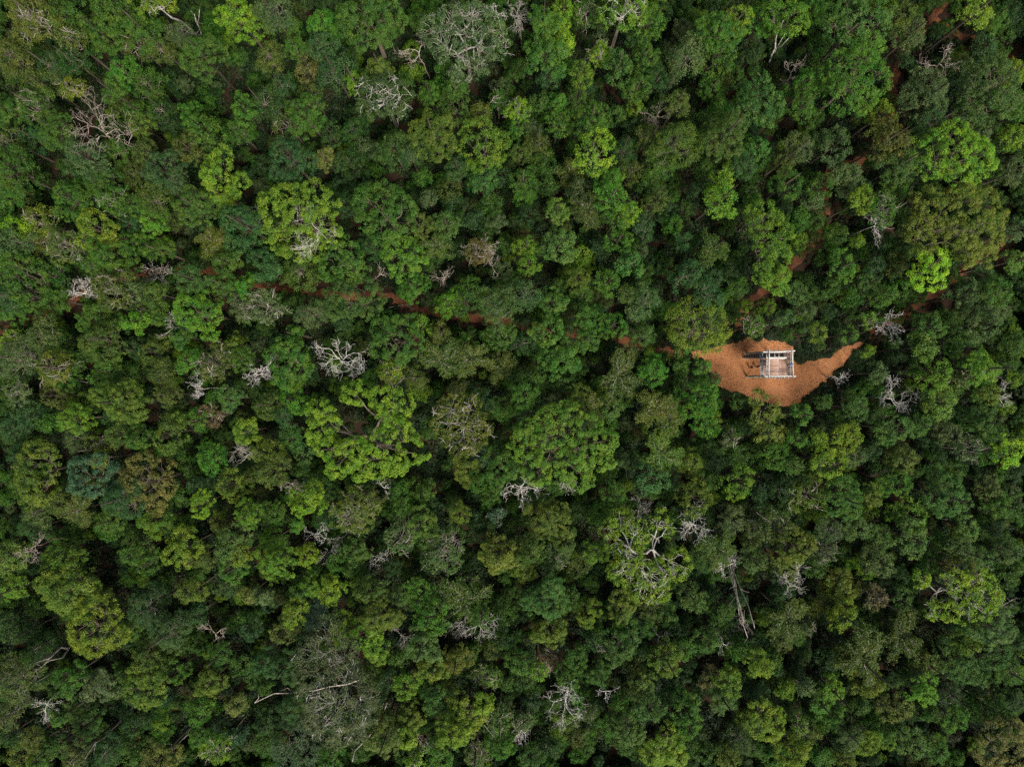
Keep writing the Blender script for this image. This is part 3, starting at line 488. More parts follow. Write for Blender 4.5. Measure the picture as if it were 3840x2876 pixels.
def puffs_on(rng, lobes, K):
    """centres and outward directions of the leaf sprays that cover the lobes"""
    C, D, S = [], [], []
    L = np.asarray(lobes, float)
    for i, (x, y, z, r, rz) in enumerate(L):
        pr = K['puff'] * (0.84 + 0.05 * r)
        n = max(7, int(K['cov'] * (r * r * .55 + r * rz * .45) / (pr * pr)))
        d = unit(rng.normal(size=(n * 2, 3)))
        d = d[d[:, 2] > -0.35][:n]
        ph = rng.uniform(0, 6.28, 6)
        az = np.arctan2(d[:, 1], d[:, 0])
        bump = 1 + .10 * np.sin(2 * az + ph[0]) + .08 * np.sin(3 * az + ph[1] + 2 * d[:, 2]) + .08 * np.sin(5 * az + ph[2]) * (1 - d[:, 2] ** 2) + rng.normal(0, .05, len(d))
        p = np.array([x, y, z]) + d * bump[:, None] * np.array([r - pr * .5, r - pr * .5, rz - pr * .4])
        keep = rng.random(len(p)) > K['gap']
        for j, (X, Y, Z, R, RZ) in enumerate(L):
            if j == i: continue
            q = (p - [X, Y, Z]) / [R, R, RZ]
            keep &= (q ** 2).sum(1) > .62
        C.append(p[keep]); D.append(d[keep]); S.append(np.full(keep.sum(), pr))
    return np.vstack(C), np.vstack(D), np.concatenate(S)


def make_crown(rng, lobes, kind):
    K = KIND[kind]
    C, D, S = puffs_on(rng, lobes, K)
    m, n = len(C), K['n']
    S = S * rng.uniform(.55, 1.25, m)
    pt = rng.random(m)
    dirs = unit(rng.normal(size=(m, n, 3)) + .55 * D[:, None, :] + np.array([0, 0, .35]))
    rad = S[:, None] * rng.uniform(K['lo'], K['hi'], (m, n))
    pos = C[:, None, :] + dirs * rad[..., None] * np.array([1, 1, .82])
    pos[..., 2] -= K['drop'] * rad * rng.random((m, n))
    nrm = unit(dirs * .55 + np.array([0, 0, .55]) + rng.normal(size=(m, n, 3)) * K['jit'])
    tone = np.clip(.55 * rng.random((m, n)) + .45 * pt[:, None], 0, 1)
    keep = rng.random((m, n)) < np.clip((S / K['puff'])[:, None] ** 1.6, .35, 1)
    return leaf_quads(rng, pos[keep], nrm[keep], K['leaf'], K['wid'], tone[keep]), C


def wobble(rng, a, b, n, amt):
    t = np.linspace(0, 1, n)[:, None]
    p = a + (b - a) * t
    o = rng.normal(size=(n, 3)) * amt * np.linalg.norm(b - a)
    o[0] = 0; o[-1] = 0
    return p + o


def make_limbs(rng, lobes, C, kind, base_z, r0, fleck=False):
    """limbs from the trunk's head to the lobes and sprays; in sparse trees bare twigs also lie on the crown's surface"""
    T = Tubes(4)
    hub = np.array([0, 0, base_z])
    L = np.asarray(lobes, float)
    C = C[rng.permutation(len(C))]
    reach = {'p': .88, 'c': .92, 'f': .95, 'h': .97}[kind]
    want = {'p': .06, 'c': .12, 'f': .16, 'h': .16}[kind]
    ng = 1 if len(L) < 5 else 3
    a0 = rng.uniform(0, 6.283); grp = (((np.arctan2(L[:, 1], L[:, 0]) - a0) % 6.283) / 6.2832 * ng).astype(int)
    forks = {}
    for g in range(ng):
        if not (grp == g).any(): continue
        cg = L[grp == g, :3].mean(0)
        end = hub + (cg - hub) * rng.uniform(.42, .58) - [0, 0, .3] + rng.normal(0, .25, 3)
        forks[g] = end
        if ng > 1: T.add(wobble(rng, hub, end, 5, .05), np.linspace(.03 if fleck else r0 * .62, .03 if fleck else r0 * .42, 5))
    for gi, (x, y, z, r, rz) in zip(grp, L):
        hub = forks[gi] if ng > 1 else np.array([0, 0, base_z])
        c0 = np.array([x, y, z])
        e = np.array([x, y, z - .25 * rz])
        rr = (.03 if fleck else r0 * (.18 + .18 * min(1, r / 2.5)))
        mid = hub * .45 + e * .55 - [0, 0, .16 * np.linalg.norm(e - hub)] + rng.normal(0, .08, 3) * np.linalg.norm(e - hub)
        w = np.vstack([wobble(rng, hub, mid, 3, .05), wobble(rng, mid, e, 3, .05)[1:]])
        T.add(w, np.linspace(rr * 1.15, rr * .55, 5))
        mine = C[np.linalg.norm((C - c0) / [r, r, rz], axis=1) < 1.2]
        for c in mine[:int(len(mine) * want) + 1]:
            T.add(wobble(rng, w[rng.integers(3, 5)], c0 + (c - c0) * reach, 4, .09), np.linspace(rr * .40, .02, 4), cap=False)
        if kind != 'h' and not fleck: continue
        for c in mine[::-1][:int(len(mine) * (.09 if fleck else .10)) + 1]:
            if c[2] < z: continue
            out = unit(c - c0); q = c + out * .28
            d = unit(np.cross(out, rng.normal(size=3)) + out * .25)
            n = 4; ln = rng.uniform(.9, 2.2) * (.8 if fleck else 1.0); pts = [q - d * ln * .5]
            for _ in range(n):
                d = unit(d + rng.normal(0, .38, 3)); pts.append(pts[-1] + d * ln / n)
            rad = rng.uniform(.03, .055)
            T.add(pts, np.linspace(rad, .016, n + 1), cap=False)
            for k in (1, 2, 3):
                d2 = unit(d + rng.normal(0, .8, 3) + out * .3); T.add(np.array([pts[k], pts[k] + d2 * ln * rng.uniform(.25, .5)]), [rad * .55, .012], cap=False)
    return T


def make_spokes(rng, R):
    """lopsided umbrella of arching branches, leafy along their outer two thirds"""
    T = Tubes(4); pos = []
    n = int(rng.integers(10, 15)); hub = np.array([*rng.normal(0, .14 * R, 2), 0])
    for i in range(n):
        a = 6.283 * i / n + rng.normal(0, .28)
        l = R * rng.uniform(.45, 1.1); up = rng.uniform(.1, .5) * R
        t = np.linspace(0, 1, 7)
        az = a + rng.normal(0, .22) * t * 2
        P = hub + np.stack([np.cos(az) * l * t, np.sin(az) * l * t, up * np.sin(t * 2.2) - .25 * R * t * t - .1 * R + rng.normal(0, .08) * t], 1)
        P[1:, :] += rng.normal(0, .05, (6, 3))
        T.add(P, np.linspace(.046, .014, 7) * (.7 + R * .1), cap=False)
        for j in range(1, 7):
            for s in (-1, 1):
                az2 = az[j] + s * rng.uniform(.4, 1.05); q = P[j] + np.array([np.cos(az2), np.sin(az2), rng.uniform(-.1, .25)]) * R * rng.uniform(.12, .28)
                T.add(np.array([P[j], q]), [.018, .009], cap=False)
                for u in np.linspace(.2, 1.15, 7):
                    pos.append(np.tile(P[j] + (q - P[j]) * u, (7, 1)) + rng.normal(0, .18, (7, 3)))
            pos.append(np.tile(P[j], (12, 1)) + rng.normal(0, .24, (12, 3)))
    pos = np.vstack(pos); pos[:, 2] -= .13
    nrm = unit(np.array([0, 0, .8]) + rng.normal(size=pos.shape) * .5)
    tone = .75 * rng.random(len(pos)) + .25 * rng.random()
    return leaf_quads(rng, pos, nrm, .26, .40, tone), T


def proto_lobes(rng, R, kind):
    n = {'p': 5, 'c': 6, 'f': 6, 'h': 6}[kind] + int(rng.integers(0, 3)) + (2 if R > 4 else 0)
    out = [(0, 0, .12 * R, R * .56, R * .50)]
    for i in range(n):
        a = 6.283 * i / n + rng.normal(0, .3); d = R * rng.uniform(.42, .66); r = R * rng.uniform(.28, .46)
        out.append((math.cos(a) * d, math.sin(a) * d, R * rng.uniform(-.50, .16), r, r * rng.uniform(.85, 1.15)))
    for i in range(2):
        a = rng.uniform(0, 6.283); d = R * rng.uniform(.1, .35)
        out.append((math.cos(a) * d, math.sin(a) * d, R * rng.uniform(.3, .5), R * rng.uniform(.22, .34), R * rng.uniform(.2, .3)))
    return out


PROTO = {}     # (kind, size index) -> list of (crown mesh, limb mesh, radius)
SIZES = (1.9, 3.0, 4.4)
for kd, nv in (('p', 4), ('c', 5), ('f', 3), ('h', 3)):
    for si, R in enumerate(SIZES):
        for v in range(nv):
            rng = np.random.default_rng(1000 + 97 * si + 13 * v + ord(kd))
            lob = proto_lobes(rng, R, kd)
            (V, Fc, tone), C = make_crown(rng, lob, kd)
            cm = mesh_from("crown_" + kd, V, Fc, M_LEAF, tone)
            T = make_limbs(rng, lob, C, kd, -R * .75, .05 * R + .05)
            lm = T.mesh("limbs_" + kd, M_PALE if kd in 'hf' else M_BARK)
            PROTO.setdefault((kd, si), []).append((cm, lm, R))
for si, R in enumerate((2.2, 3.1)):
    for v in range(3):
        rng = np.random.default_rng(4000 + 10 * si + v)
        (V, Fc, tone), T = make_spokes(rng, R)
        PROTO.setdefault(('s', si), []).append((mesh_from("crown_s", V, Fc, M_LEAF, tone), T.mesh("limbs_s", M_PALE), R))
TRUNKS = []
for v in range(4):     # unit-high trunks, radius 1 at the foot
    rng = np.random.default_rng(50 + v)
    P = np.stack([np.cumsum(rng.normal(0, .25, 6)) * [0, 1, 1, 1, 1, 0], np.cumsum(rng.normal(0, .25, 6)) * [0, 1, 1, 1, 1, 0], np.linspace(0, 1, 6)], 1)
    P[-1, :2] = 0
    TRUNKS.append(Tubes(6).add(P, [1.35, 1.0, .92, .85, .78, .7]).mesh("trunk", M_BARK))

NAMES = dict(p="dome_tree", c="broadleaf_tree", f="feathery_tree", s="spoke_tree", h="sparse_tree")
ALL_TREES = []          # dicts used later for the labels and for keeping the filler out


def mixcol(code, rng, jit=.10):
    c = np.mean([COL[k] for k in code], axis=0) * rng.uniform(1 - jit, 1 + jit) * (1 + rng.normal(0, .05, 3))
    return (float(c[0]), float(c[1]), float(c[2]), 1.0)


def tile_px(tile, x, y):
    return tile[0] * 960 + x / 2.301, (0, 720, 1440, 2156)[tile[1]] + y / 2.301


def plant(name, px, py, kind, crown_me, limb_me, zc, color, scale, rotz, trunk_r, bark):
    """a tree: Empty at the foot, with trunk, limbs and crown"""
    p = at(px, py, zc)
    root = link(name, None); root.location = (p.x, p.y, 0); root.empty_display_size = .5
    tr = link("trunk", random.choice(TRUNKS), root)
    tr.scale = (trunk_r, trunk_r, zc - scale[2] * .55); tr.color = bark; tr.rotation_euler.z = random.uniform(0, 6)
    for nm, me, c in (("limbs", limb_me, bark), ("crown", crown_me, color)):
        if me is None: continue
        o = link(nm, me, root); o.location = (0, 0, zc)
        o.rotation_euler.z = rotz; o.color = c
        o.scale = scale if nm == "crown" or True else scale
    return root
# ------------------------------------------------------------------ ground, clearing, trails
def ground_mesh():
    n = 60
    xs = np.linspace(-1, 1, n + 1); xs = np.sign(xs) * np.abs(xs) ** 2.2 * 1500
    X, Y = np.meshgrid(xs, xs, indexing='ij')
    V = np.stack([X, Y, np.zeros_like(X)], -1).reshape(-1, 3)
    i = np.arange(n)[:, None] * (n + 1) + np.arange(n)[None, :]
    Q = np.stack([i, i + n + 1, i + n + 2, i + 1], -1).reshape(-1, 4)
    return mesh_from("ground", V, Q, M_SOIL)


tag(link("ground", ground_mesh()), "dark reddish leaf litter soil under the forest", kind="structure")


def dense(P, step):
    out = []
    for a, b in zip(P[:-1], P[1:]):
        k = max(1, int(np.linalg.norm(b - a) / step))
        out += [a + (b - a) * t / k for t in range(k)]
    out.append(P[-1])
    return np.array(out)


rngG = np.random.default_rng(3)
clr = np.array([[float(v) for v in p.split()] for p in CLEARING.split(';')])
clr = np.array([at(2560 + x / 3.16, 1180 + y / 3.16)[:2] for x, y in clr])
cen = clr.mean(0)
poly = dense(np.vstack([clr, clr[:1]]), .35)[:-1]
grow = np.convolve(np.tile(rngG.normal(0, 1, len(poly)), 3), np.ones(5) / 5, 'same')[len(poly):2 * len(poly)]
poly = poly + unit(poly - cen) * (.4 + .35 * grow + rngG.normal(0, .06, len(poly)))[:, None]
from mathutils.geometry import tessellate_polygon
tri = tessellate_polygon([[Vector((a, b, 0)) for a, b in poly]])
V = np.hstack([poly, np.full((len(poly), 1), .008)])
Fc = np.array([t if (poly[t[1]][0] - poly[t[0]][0]) * (poly[t[2]][1] - poly[t[0]][1]) - (poly[t[1]][1] - poly[t[0]][1]) * (poly[t[2]][0] - poly[t[0]][0]) > 0 else t[::-1] for t in tri])
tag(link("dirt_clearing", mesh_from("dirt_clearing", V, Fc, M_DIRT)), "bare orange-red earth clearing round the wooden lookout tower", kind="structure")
TRAIL_PTS = []
for k, s in enumerate(TRAILS):
    P = np.array([at(*[float(v) for v in q.split()])[:2] for q in s.split(';')])
    P = dense(P, .8)
    for _ in range(6): P[1:-1] = (P[:-2] + P[1:-1] * 2 + P[2:]) / 4
    TRAIL_PTS.append(P)
    d = np.gradient(P, axis=0); nrm = unit(np.stack([-d[:, 1], d[:, 0]], 1))
    wd = (.68 if k < 3 else .5) + rngG.normal(0, .2, (len(P), 2))
    A = P + nrm * wd[:, :1]; B = P - nrm * wd[:, 1:]
    V = np.hstack([np.vstack([A, P, B]), np.full((len(P) * 3, 1), .004 - .0006 * k)]); m = len(P); i = np.arange(m - 1)
    Q = np.vstack([np.stack([i, i + 1, i + m + 1, i + m], 1), np.stack([i + m, i + m + 1, i + 2 * m + 1, i + 2 * m], 1)])
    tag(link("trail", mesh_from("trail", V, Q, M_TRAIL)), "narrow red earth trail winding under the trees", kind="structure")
TRAIL_ALL = np.vstack(TRAIL_PTS)

# ------------------------------------------------------------------ trees with an outline of their own
def hero_tree(name, tile, ccode, kind, h, lobes, lm, label):
    rng = np.random.default_rng(sum(map(ord, label)))
    L = np.array([[float(v) for v in q.split()] for q in lobes.split(';')])
    px, py = tile_px(tile, L[:, 0], L[:, 1])
    zc = h * .80
    s = (H - zc) / F
    X, Y, R = (px - 1920) * s, (1438 - py) * s, L[:, 2] / 2.301 * s * (1.13 if 'split' in label else 1.2)
    w = R ** 2
    cx, cy = (X * w).sum() / w.sum(), (Y * w).sum() / w.sum()
    rr = np.hypot(X - cx, Y - cy); big = rr.max() + R[rr.argmax()]
    out = []
    for x, y, r in zip(X, Y, R):
        t = math.hypot(x - cx, y - cy) / big
        out.append((x - cx, y - cy, (.5 - t) * .42 * big * .8 + rng.normal(0, .35), r, r * rng.uniform(.72, .95)))
    (V, Fc, tone), C = make_crown(rng, out, kind)
    cm = mesh_from("crown", V, Fc, M_LEAF, tone)
    pale = kind == 'h' or 'stand bare' in label or 'flecked' in label or 'star of' in label
    T = make_limbs(rng, out, C, 'h' if pale else kind, (-.45 if kind == 'h' or 'split' in label else -.75) * big, .10 + .035 * big, 'flecked' in label)
    bark = (1.0, .97, .92, 1) if pale else (.8, .72, .62, 1)
    root = link(name, None); root.location = (cx, cy, 0)
    tr = link("trunk", TRUNKS[len(ALL_TREES) % 4], root); tr.scale = (.10 + .035 * big,) * 2 + (zc - (.45 if kind == 'h' or 'split' in label else .75) * big + .1,); tr.color = bark
    if pale and 'white' not in label: bark = (.8, .76, .70, 1)
    o = link("limbs", T.mesh("limbs", M_PALE if pale else M_BARK), root); o.location.z = zc; o.color = bark
    o = link("crown", cm, root); o.location.z = zc; o.color = mixcol(ccode, rng, .04)
    tag(root, label, "tree", "forest trees")
    mx, my = float((px * w).sum() / w.sum()), float((py * w).sum() / w.sum())
    ALL_TREES.append(dict(o=root, px=mx, py=my, r=float(big), name=name, lm=lm, x=cx, y=cy, hero=True, discs=[(x, y, r) for x, y, r in zip(X, Y, R)]))


for hdef in HEROES: hero_tree(*hdef)

# ------------------------------------------------------------------ bare trees
def dead_mesh(rng, R, hz, tint):
    """crooked forking skeleton: trunk to hz, spindly branches spreading to radius R"""
    T, TT = Tubes(4), Tubes(6)
    lean = rng.normal(0, .05, 2) * hz
    zf = hz * rng.uniform(.62, .74)
    P = wobble(rng, np.zeros(3), np.array([lean[0], lean[1], zf]), 6, .018)
    r0 = .068 + .010 * R
    TT.add(P, np.linspace(r0 * 1.4, r0 * .85, 6))
    top = P[-1]

    def grow(p, d, length, rad, depth):
        n = 5 if depth > 2 else 4 if depth > 1 else 3
        pts = [p]; dd = d.copy(); keep = d.copy()
        for i in range(n):
            dd = unit(dd * .8 + keep * .35 + rng.normal(0, .34, 3))
            pts.append(pts[-1] + dd * length / n)
        T.add(pts, np.linspace(rad, max(.014, rad * .5), n + 1), cap=depth > 2)
        if depth == 0: return
        for j in range({4: 3, 3: 3, 2: 3, 1: 2}[depth]):
            k = n if j == 0 else int(rng.integers(1, n + 1))
            nd = unit(dd * .9 + rng.normal(0, .60, 3) * np.array([1, 1, .6]) + np.array([0, 0, .05]))
            if nd[2] < -.25: nd[2] *= -.5
            grow(np.array(pts[k]), unit(nd), length * rng.uniform(.52, .84), max(.011, rad * (.62 if depth > 3 else .46)), depth - 1)

    nl = int(rng.integers(3, 6)); a0 = rng.uniform(0, 6.28)
    for i in range(nl):
        a = a0 + 6.283 * i / nl + rng.normal(0, .45)
        d = unit(np.array([math.cos(a), math.sin(a), rng.uniform(.15, .7)]))
        grow(top - [0, 0, rng.uniform(0, .8)], d, R * rng.uniform(.5, .85), r0 * .72, 4 if R > 2.0 else 3)
    return TT, T


TINT = dict(w=(1.12, 1.08, 1.0, 1), g=(.74, .70, .62, 1), p=(.80, .68, .58, 1))
for tile, x, y, r, tint, h, label, lm in DEAD:
    rng = np.random.default_rng(int(x * 3 + y * 7 + r))
    px, py = tile_px(tile, x, y)
    h += .2; zc = h * .88
    p = at(px, py, zc); R = r / 2.301 * (H - zc) / F * 1.05
    TT, T = dead_mesh(rng, R, h, tint)
    V, Q = T.arrays()
    V[:, 2] = np.where(V[:, 2] > h, h + (V[:, 2] - h) * .35, V[:, 2])
    c = V[:, :2].mean(0); spread = np.percentile(np.hypot(*(V[:, :2] - c).T), 93)
    k = float(np.clip(R / spread, .6, 1.35))
    root = link("dead_tree", None); root.location = (p.x - c[0] * k, p.y - c[1] * k, 0)
    o = link("trunk", TT.mesh("trunk", M_DEAD), root); o.scale = (k, k, 1); o.color = TINT[tint] if tint != 'p' else (.62, .42, .34, 1)
    o = link("branches", mesh_from("branches", V, Q, M_DEAD, smooth=True), root); o.scale = (k, k, 1); o.color = TINT[tint]
    tag(root, label, "dead tree", "bare dead trees")
    ALL_TREES.append(dict(o=root, px=px, py=py, r=R, name="dead_tree", lm=lm, x=p.x, y=p.y, dead=True, discs=[]))

# ------------------------------------------------------------------ all other trees, one by one
rngT = np.random.default_rng(21)
REC = []
for tile, txt in TREES.items():
    for q in txt.split(';'):
        v = q.split()
        x, y, r, cc, kd = float(v[0]), float(v[1]), float(v[2]), v[3], v[4]
        px, py = tile_px(tile, x, y)
        R0 = r / 2.301 * 105 / F * 1.20
        h = float(v[5]) if len(v) > 5 else 5.6 + 2.3 * R0 + rngT.uniform(-2.2, 2.0) + (1.2 if 'l' in cc else 0) - (1.3 if 'd' in cc else 0)
        REC.append([px, py, r, cc, kd, h])
REC.sort(key=lambda t: -t[2])
count, REST = {}, []
LIMIT = dict(p=300, c=300, f=300, s=300, h=300)
for px, py, r, cc, kd, h in REC:
    count[kd] = count.get(kd, 0) + 1
    rng = np.random.default_rng(int(px * 5 + py * 11))
    zc = h - .45 * (r / 2.301 * 105 / F)
    p = at(px, py, zc); nearclr = np.hypot(*(poly - [p.x, p.y]).T).min() < 5.5
    R = r / 2.301 * (H - zc) / F * (.86 if nearclr else 1.2)
    if count[kd] > LIMIT[kd]:
        p = at(px, py, zc); REST.append((p.x, p.y, R, h)); continue
    if kd == 's': si = 0 if R < 2.6 else 1
    else: si = 0 if R < 2.35 else 1 if R < 3.6 else 2
    cm, lm_, PR = PROTO[(kd, si)][int(rng.integers(len(PROTO[(kd, si)])))]
    k = R / PR
    sc = (k * rng.uniform(.9, 1.1), k * rng.uniform(.9, 1.1), k * rng.uniform(.85, 1.2))
    bark = (.66, .60, .52, 1) if kd in 'hs' else tuple(np.array([.50, .45, .38]) * rng.uniform(.6, 1.2)) + (1,)
    o = plant(NAMES[kd], px, py, kd, cm, lm_, zc, mixcol(cc, rng), sc, rng.uniform(0, 6.283), .07 + .028 * R, bark)
    p = at(px, py, zc)
    ALL_TREES.append(dict(o=o, px=px, py=py, r=R, name=NAMES[kd], kd=kd, cc=cc, lm=None, x=p.x, y=p.y, discs=[(p.x, p.y, R)]))

# ------------------------------------------------------------------ what nobody could count: small trees between, undergrowth below
def proto_collection(name, objs):
    c = bpy.data.collections.new(name)
    for i, (nm, me) in enumerate(objs):
        c.objects.link(bpy.data.objects.new("%s_%02d" % (nm, i), me))
    return c


def scatter(name, pts, coll, mat_count):
    """one object that repeats a few meshes on points (x, y, z, scale, turn, which)"""
    pts = np.asarray(pts, float)
    me = bpy.data.meshes.new(name); me.vertices.add(len(pts))
    me.vertices.foreach_set("co", pts[:, :3].astype(np.float32).ravel())
    for nm, tp, c in (("size", 'FLOAT', 3), ("turn", 'FLOAT', 4), ("which", 'INT', 5)):
        a = me.attributes.new(nm, tp, 'POINT')
        a.data.foreach_set("value", pts[:, c].astype(np.int32 if tp == 'INT' else np.float32))
    me.update()
    o = link(name, me)
    ng = bpy.data.node_groups.new(name, 'GeometryNodeTree')
    ng.interface.new_socket("Geometry", in_out='INPUT', socket_type='NodeSocketGeometry')
    ng.interface.new_socket("Geometry", in_out='OUTPUT', socket_type='NodeSocketGeometry')
    n, l = ng.nodes, ng.links
    gi, go = n.new('NodeGroupInput'), n.new('NodeGroupOutput')
    ip = n.new('GeometryNodeInstanceOnPoints'); ci = n.new('GeometryNodeCollectionInfo')
    ci.inputs['Collection'].default_value = coll
    ci.inputs['Separate Children'].default_value = True; ci.inputs['Reset Children'].default_value = True
    def attr(nm, tp):
        a = n.new('GeometryNodeInputNamedAttribute'); a.data_type = tp; a.inputs['Name'].default_value = nm
        return a.outputs['Attribute']
    cx = n.new('ShaderNodeCombineXYZ'); l.new(attr("turn", 'FLOAT'), cx.inputs[2])
    er = n.new('FunctionNodeEulerToRotation'); l.new(cx.outputs[0], er.inputs[0])
    ip.inputs['Pick Instance'].default_value = True
    l.new(gi.outputs[0], ip.inputs['Points']); l.new(ci.outputs[0], ip.inputs['Instance'])
    l.new(attr("which", 'INT'), ip.inputs['Instance Index'])
    l.new(er.outputs[0], ip.inputs['Rotation']); l.new(attr("size", 'FLOAT'), ip.inputs['Scale'])
    l.new(ip.outputs[0], go.inputs[0])
    o.modifiers.new("scatter", 'NODES').node_group = ng
    return o


# small filler trees: crown + trunk in one mesh, foot at the origin, crown radius 1.9, 6 m high
fill = []
for v, kd in enumerate("ccpfcfch"):
    rng = np.random.default_rng(600 + v)
    lob = [(x, y, z + 4.6, r, rz) for x, y, z, r, rz in proto_lobes(rng, 1.9, kd)]
    (V, Fc, tone), C = make_crown(rng, lob, kd)
    T = Tubes(4); T.add(wobble(rng, np.zeros(3), np.array([0, 0, 4.4]), 4, .02), [.12, .1, .09, .06])
    me = mesh_from("small_tree", V, Fc, M_FILL, tone)
    fill.append(("small_tree", me))
FILL = proto_collection("small_tree_kinds", fill)
under = []
for v in range(6):
    rng = np.random.default_rng(700 + v)
    n = 330
    a = rng.uniform(0, 6.283, n); rr = np.sqrt(rng.random(n)) * 1.0
    hgt = rng.uniform(.7, 1.5)
    pos = np.stack([np.cos(a) * rr, np.sin(a) * rr, hgt * (1 - rr ** 2 * .8) * rng.uniform(.25, 1.05, n)], 1)
    nrm = unit(np.array([0, 0, .8]) + rng.normal(size=(n, 3)) * .5 + pos * .4)
    V, Fc, tone = leaf_quads(rng, pos, nrm, .32, .42, rng.random(n))
    under.append(("bush", mesh_from("bush", V, Fc, M_UNDER, tone)))
UNDER = proto_collection("bush_kinds", under)

DISCS = np.array([d for t in ALL_TREES for d in t['discs']])
GAPD = []
for tile, txt in GAPS.items():
    for q in txt.split(';'):
        x, y, r = map(float, q.split()); px, py = tile_px(tile, x, y); p = at(px, py, 3.0); GAPD.append((p.x, p.y, r / 2.301 * 117 / F))
GAPD = np.array(GAPD)


def inside(P, poly):
    x, y = P[:, 0], P[:, 1]; c = np.zeros(len(P), bool)
    j = len(poly) - 1
    for i in range(len(poly)):
        xi, yi = poly[i]; xj, yj = poly[j]
        c ^= ((yi > y) != (yj > y)) & (x < (xj - xi) * (y - yi) / (yj - yi + 1e-12) + xi)
        j = i
    return c


def near(P, Q, d):
    out = np.zeros(len(P), bool)
    for s in range(0, len(P), 2000):
        out[s:s + 2000] = (((P[s:s + 2000, None, :] - Q[None]) ** 2).sum(-1) < d * d).any(1)
    return out


def jitter_grid(step, hx, hy, rng):
    X, Y = np.meshgrid(np.arange(-hx, hx, step), np.arange(-hy, hy, step))
    P = np.stack([X.ravel(), Y.ravel()], 1)
    return P + rng.uniform(-.48, .48, P.shape) * step


rngF = np.random.default_rng(99)
P = jitter_grid(2.1, 116, 92, rngF)
edge = (np.abs(P[:, 0]) > 88) | (np.abs(P[:, 1]) > 66)
cover = np.zeros(len(P), bool)
for s in range(0, len(P), 1000):
    q = P[s:s + 1000, None, :] - DISCS[None, :, :2]
    cover[s:s + 1000] = (np.hypot(q[..., 0], q[..., 1]) < DISCS[None, :, 2] * .66).any(1)
ing = np.zeros(len(P), bool)
for gx, gy, gr in GAPD: ing |= np.hypot(P[:, 0] - gx, P[:, 1] - gy) < gr * .8 + .9
TOWER_C = np.array([42.6, 3.1])
bad = inside(P, clr) | near(P, poly[::2], 2.0) | (near(P, TRAIL_ALL, 1.1) & (np.sin(P[:, 0] * .45) * np.sin(P[:, 1] * .6 + P[:, 0] * .2) > -.2))
ok = ~(cover | ing | bad)
P = P[ok]
sz = rngF.uniform(.45, .95, len(P)); far = (np.abs(P[:, 0]) > 90) | (np.abs(P[:, 1]) > 68)
sz = np.where(far, rngF.uniform(1.2, 2.0, len(P)), sz)
pts = [(x, y, 0, s, rngF.uniform(0, 6.28), rngF.integers(0, 8)) for (x, y), s in zip(P, sz)]
pts += [(x, y, h - 6.2 * R / 1.9, R / 1.9, rngF.uniform(0, 6.28), rngF.integers(0, 8)) for x, y, R, h in REST]
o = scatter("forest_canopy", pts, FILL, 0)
tag(o, "mass of small green trees filling in between the larger crowns", kind="stuff")
NFILL = len(pts)

P = jitter_grid(1.25, 112, 88, rngF)
bad = inside(P, poly) | near(P, TRAIL_ALL, .55)
dens = .5 + .5 * np.sin(P[:, 0] * .21 + 1.3) * np.sin(P[:, 1] * .17) + .3 * np.sin(P[:, 0] * .9) * np.sin(P[:, 1] * .8 + 2)
ok = ~bad & (rngF.random(len(P)) < np.clip(.55 + .35 * dens, .25, .95))
P = P[ok]
edgy = near(P, poly[::2], 1.6) | near(P, TRAIL_ALL, 2.2)
rim = np.repeat(poly, 6, 0) + rngF.normal(0, .6, (len(poly) * 6, 2)); rim = rim[~inside(rim, poly)]; rim = rim + unit(rim - cen) * .15
pts = [(x, y, -.05, rngF.uniform(.2, .8), rngF.uniform(0, 6.28), rngF.integers(0, 6)) for x, y in rim]
pts += [(x, y, 0, (.35 if e else 1) * rngF.uniform(.55, 1.6), rngF.uniform(0, 6.28), rngF.integers(0, 6)) for (x, y), e in zip(P, edgy)]
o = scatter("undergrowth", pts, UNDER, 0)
tag(o, "low dark bushes and saplings covering the forest floor", kind="stuff")
# ------------------------------------------------------------------ leaning trees and bare trunks
for name, tile, cc, kd, h, lobes, lm, label, foot, tr_r in LEANING:
    hero_tree(name, tile, cc, kd, h, lobes, lm, label)
    t = ALL_TREES[-1]; root = t['o']
    fx, fy = tile_px(tile, *foot); f = at(fx, fy, 0)
    for ch in list(root.children):
        if ch.name.startswith("trunk"): bpy.data.objects.remove(ch)
    off = Vector((root.location.x - f.x, root.location.y - f.y, 0))
    for ch in root.children: ch.location += off
    root.location = (f.x, f.y, 0)
    rng = np.random.default_rng(5)
    top = np.array([off.x, off.y, h * .78]); T = Tubes(6)
    m1 = wobble(rng, np.zeros(3), top, 8, .012); T.add(m1, np.linspace(tr_r * 1.4, tr_r * .5, 8))
    s2 = m1[2]; e2 = top + [1.8, -1.6, -2.2]
    T.add(wobble(rng, s2, np.array(e2), 6, .04), np.linspace(tr_r * .6, .04, 6))
    T.add(wobble(rng, m1[1], m1[3] + [1.2, 1.8, 1.0], 4, .05), np.linspace(tr_r * .5, .03, 4))
    o = link("trunk", T.mesh("trunk", M_DEAD), root); o.color = (.95, .9, .84, 1)

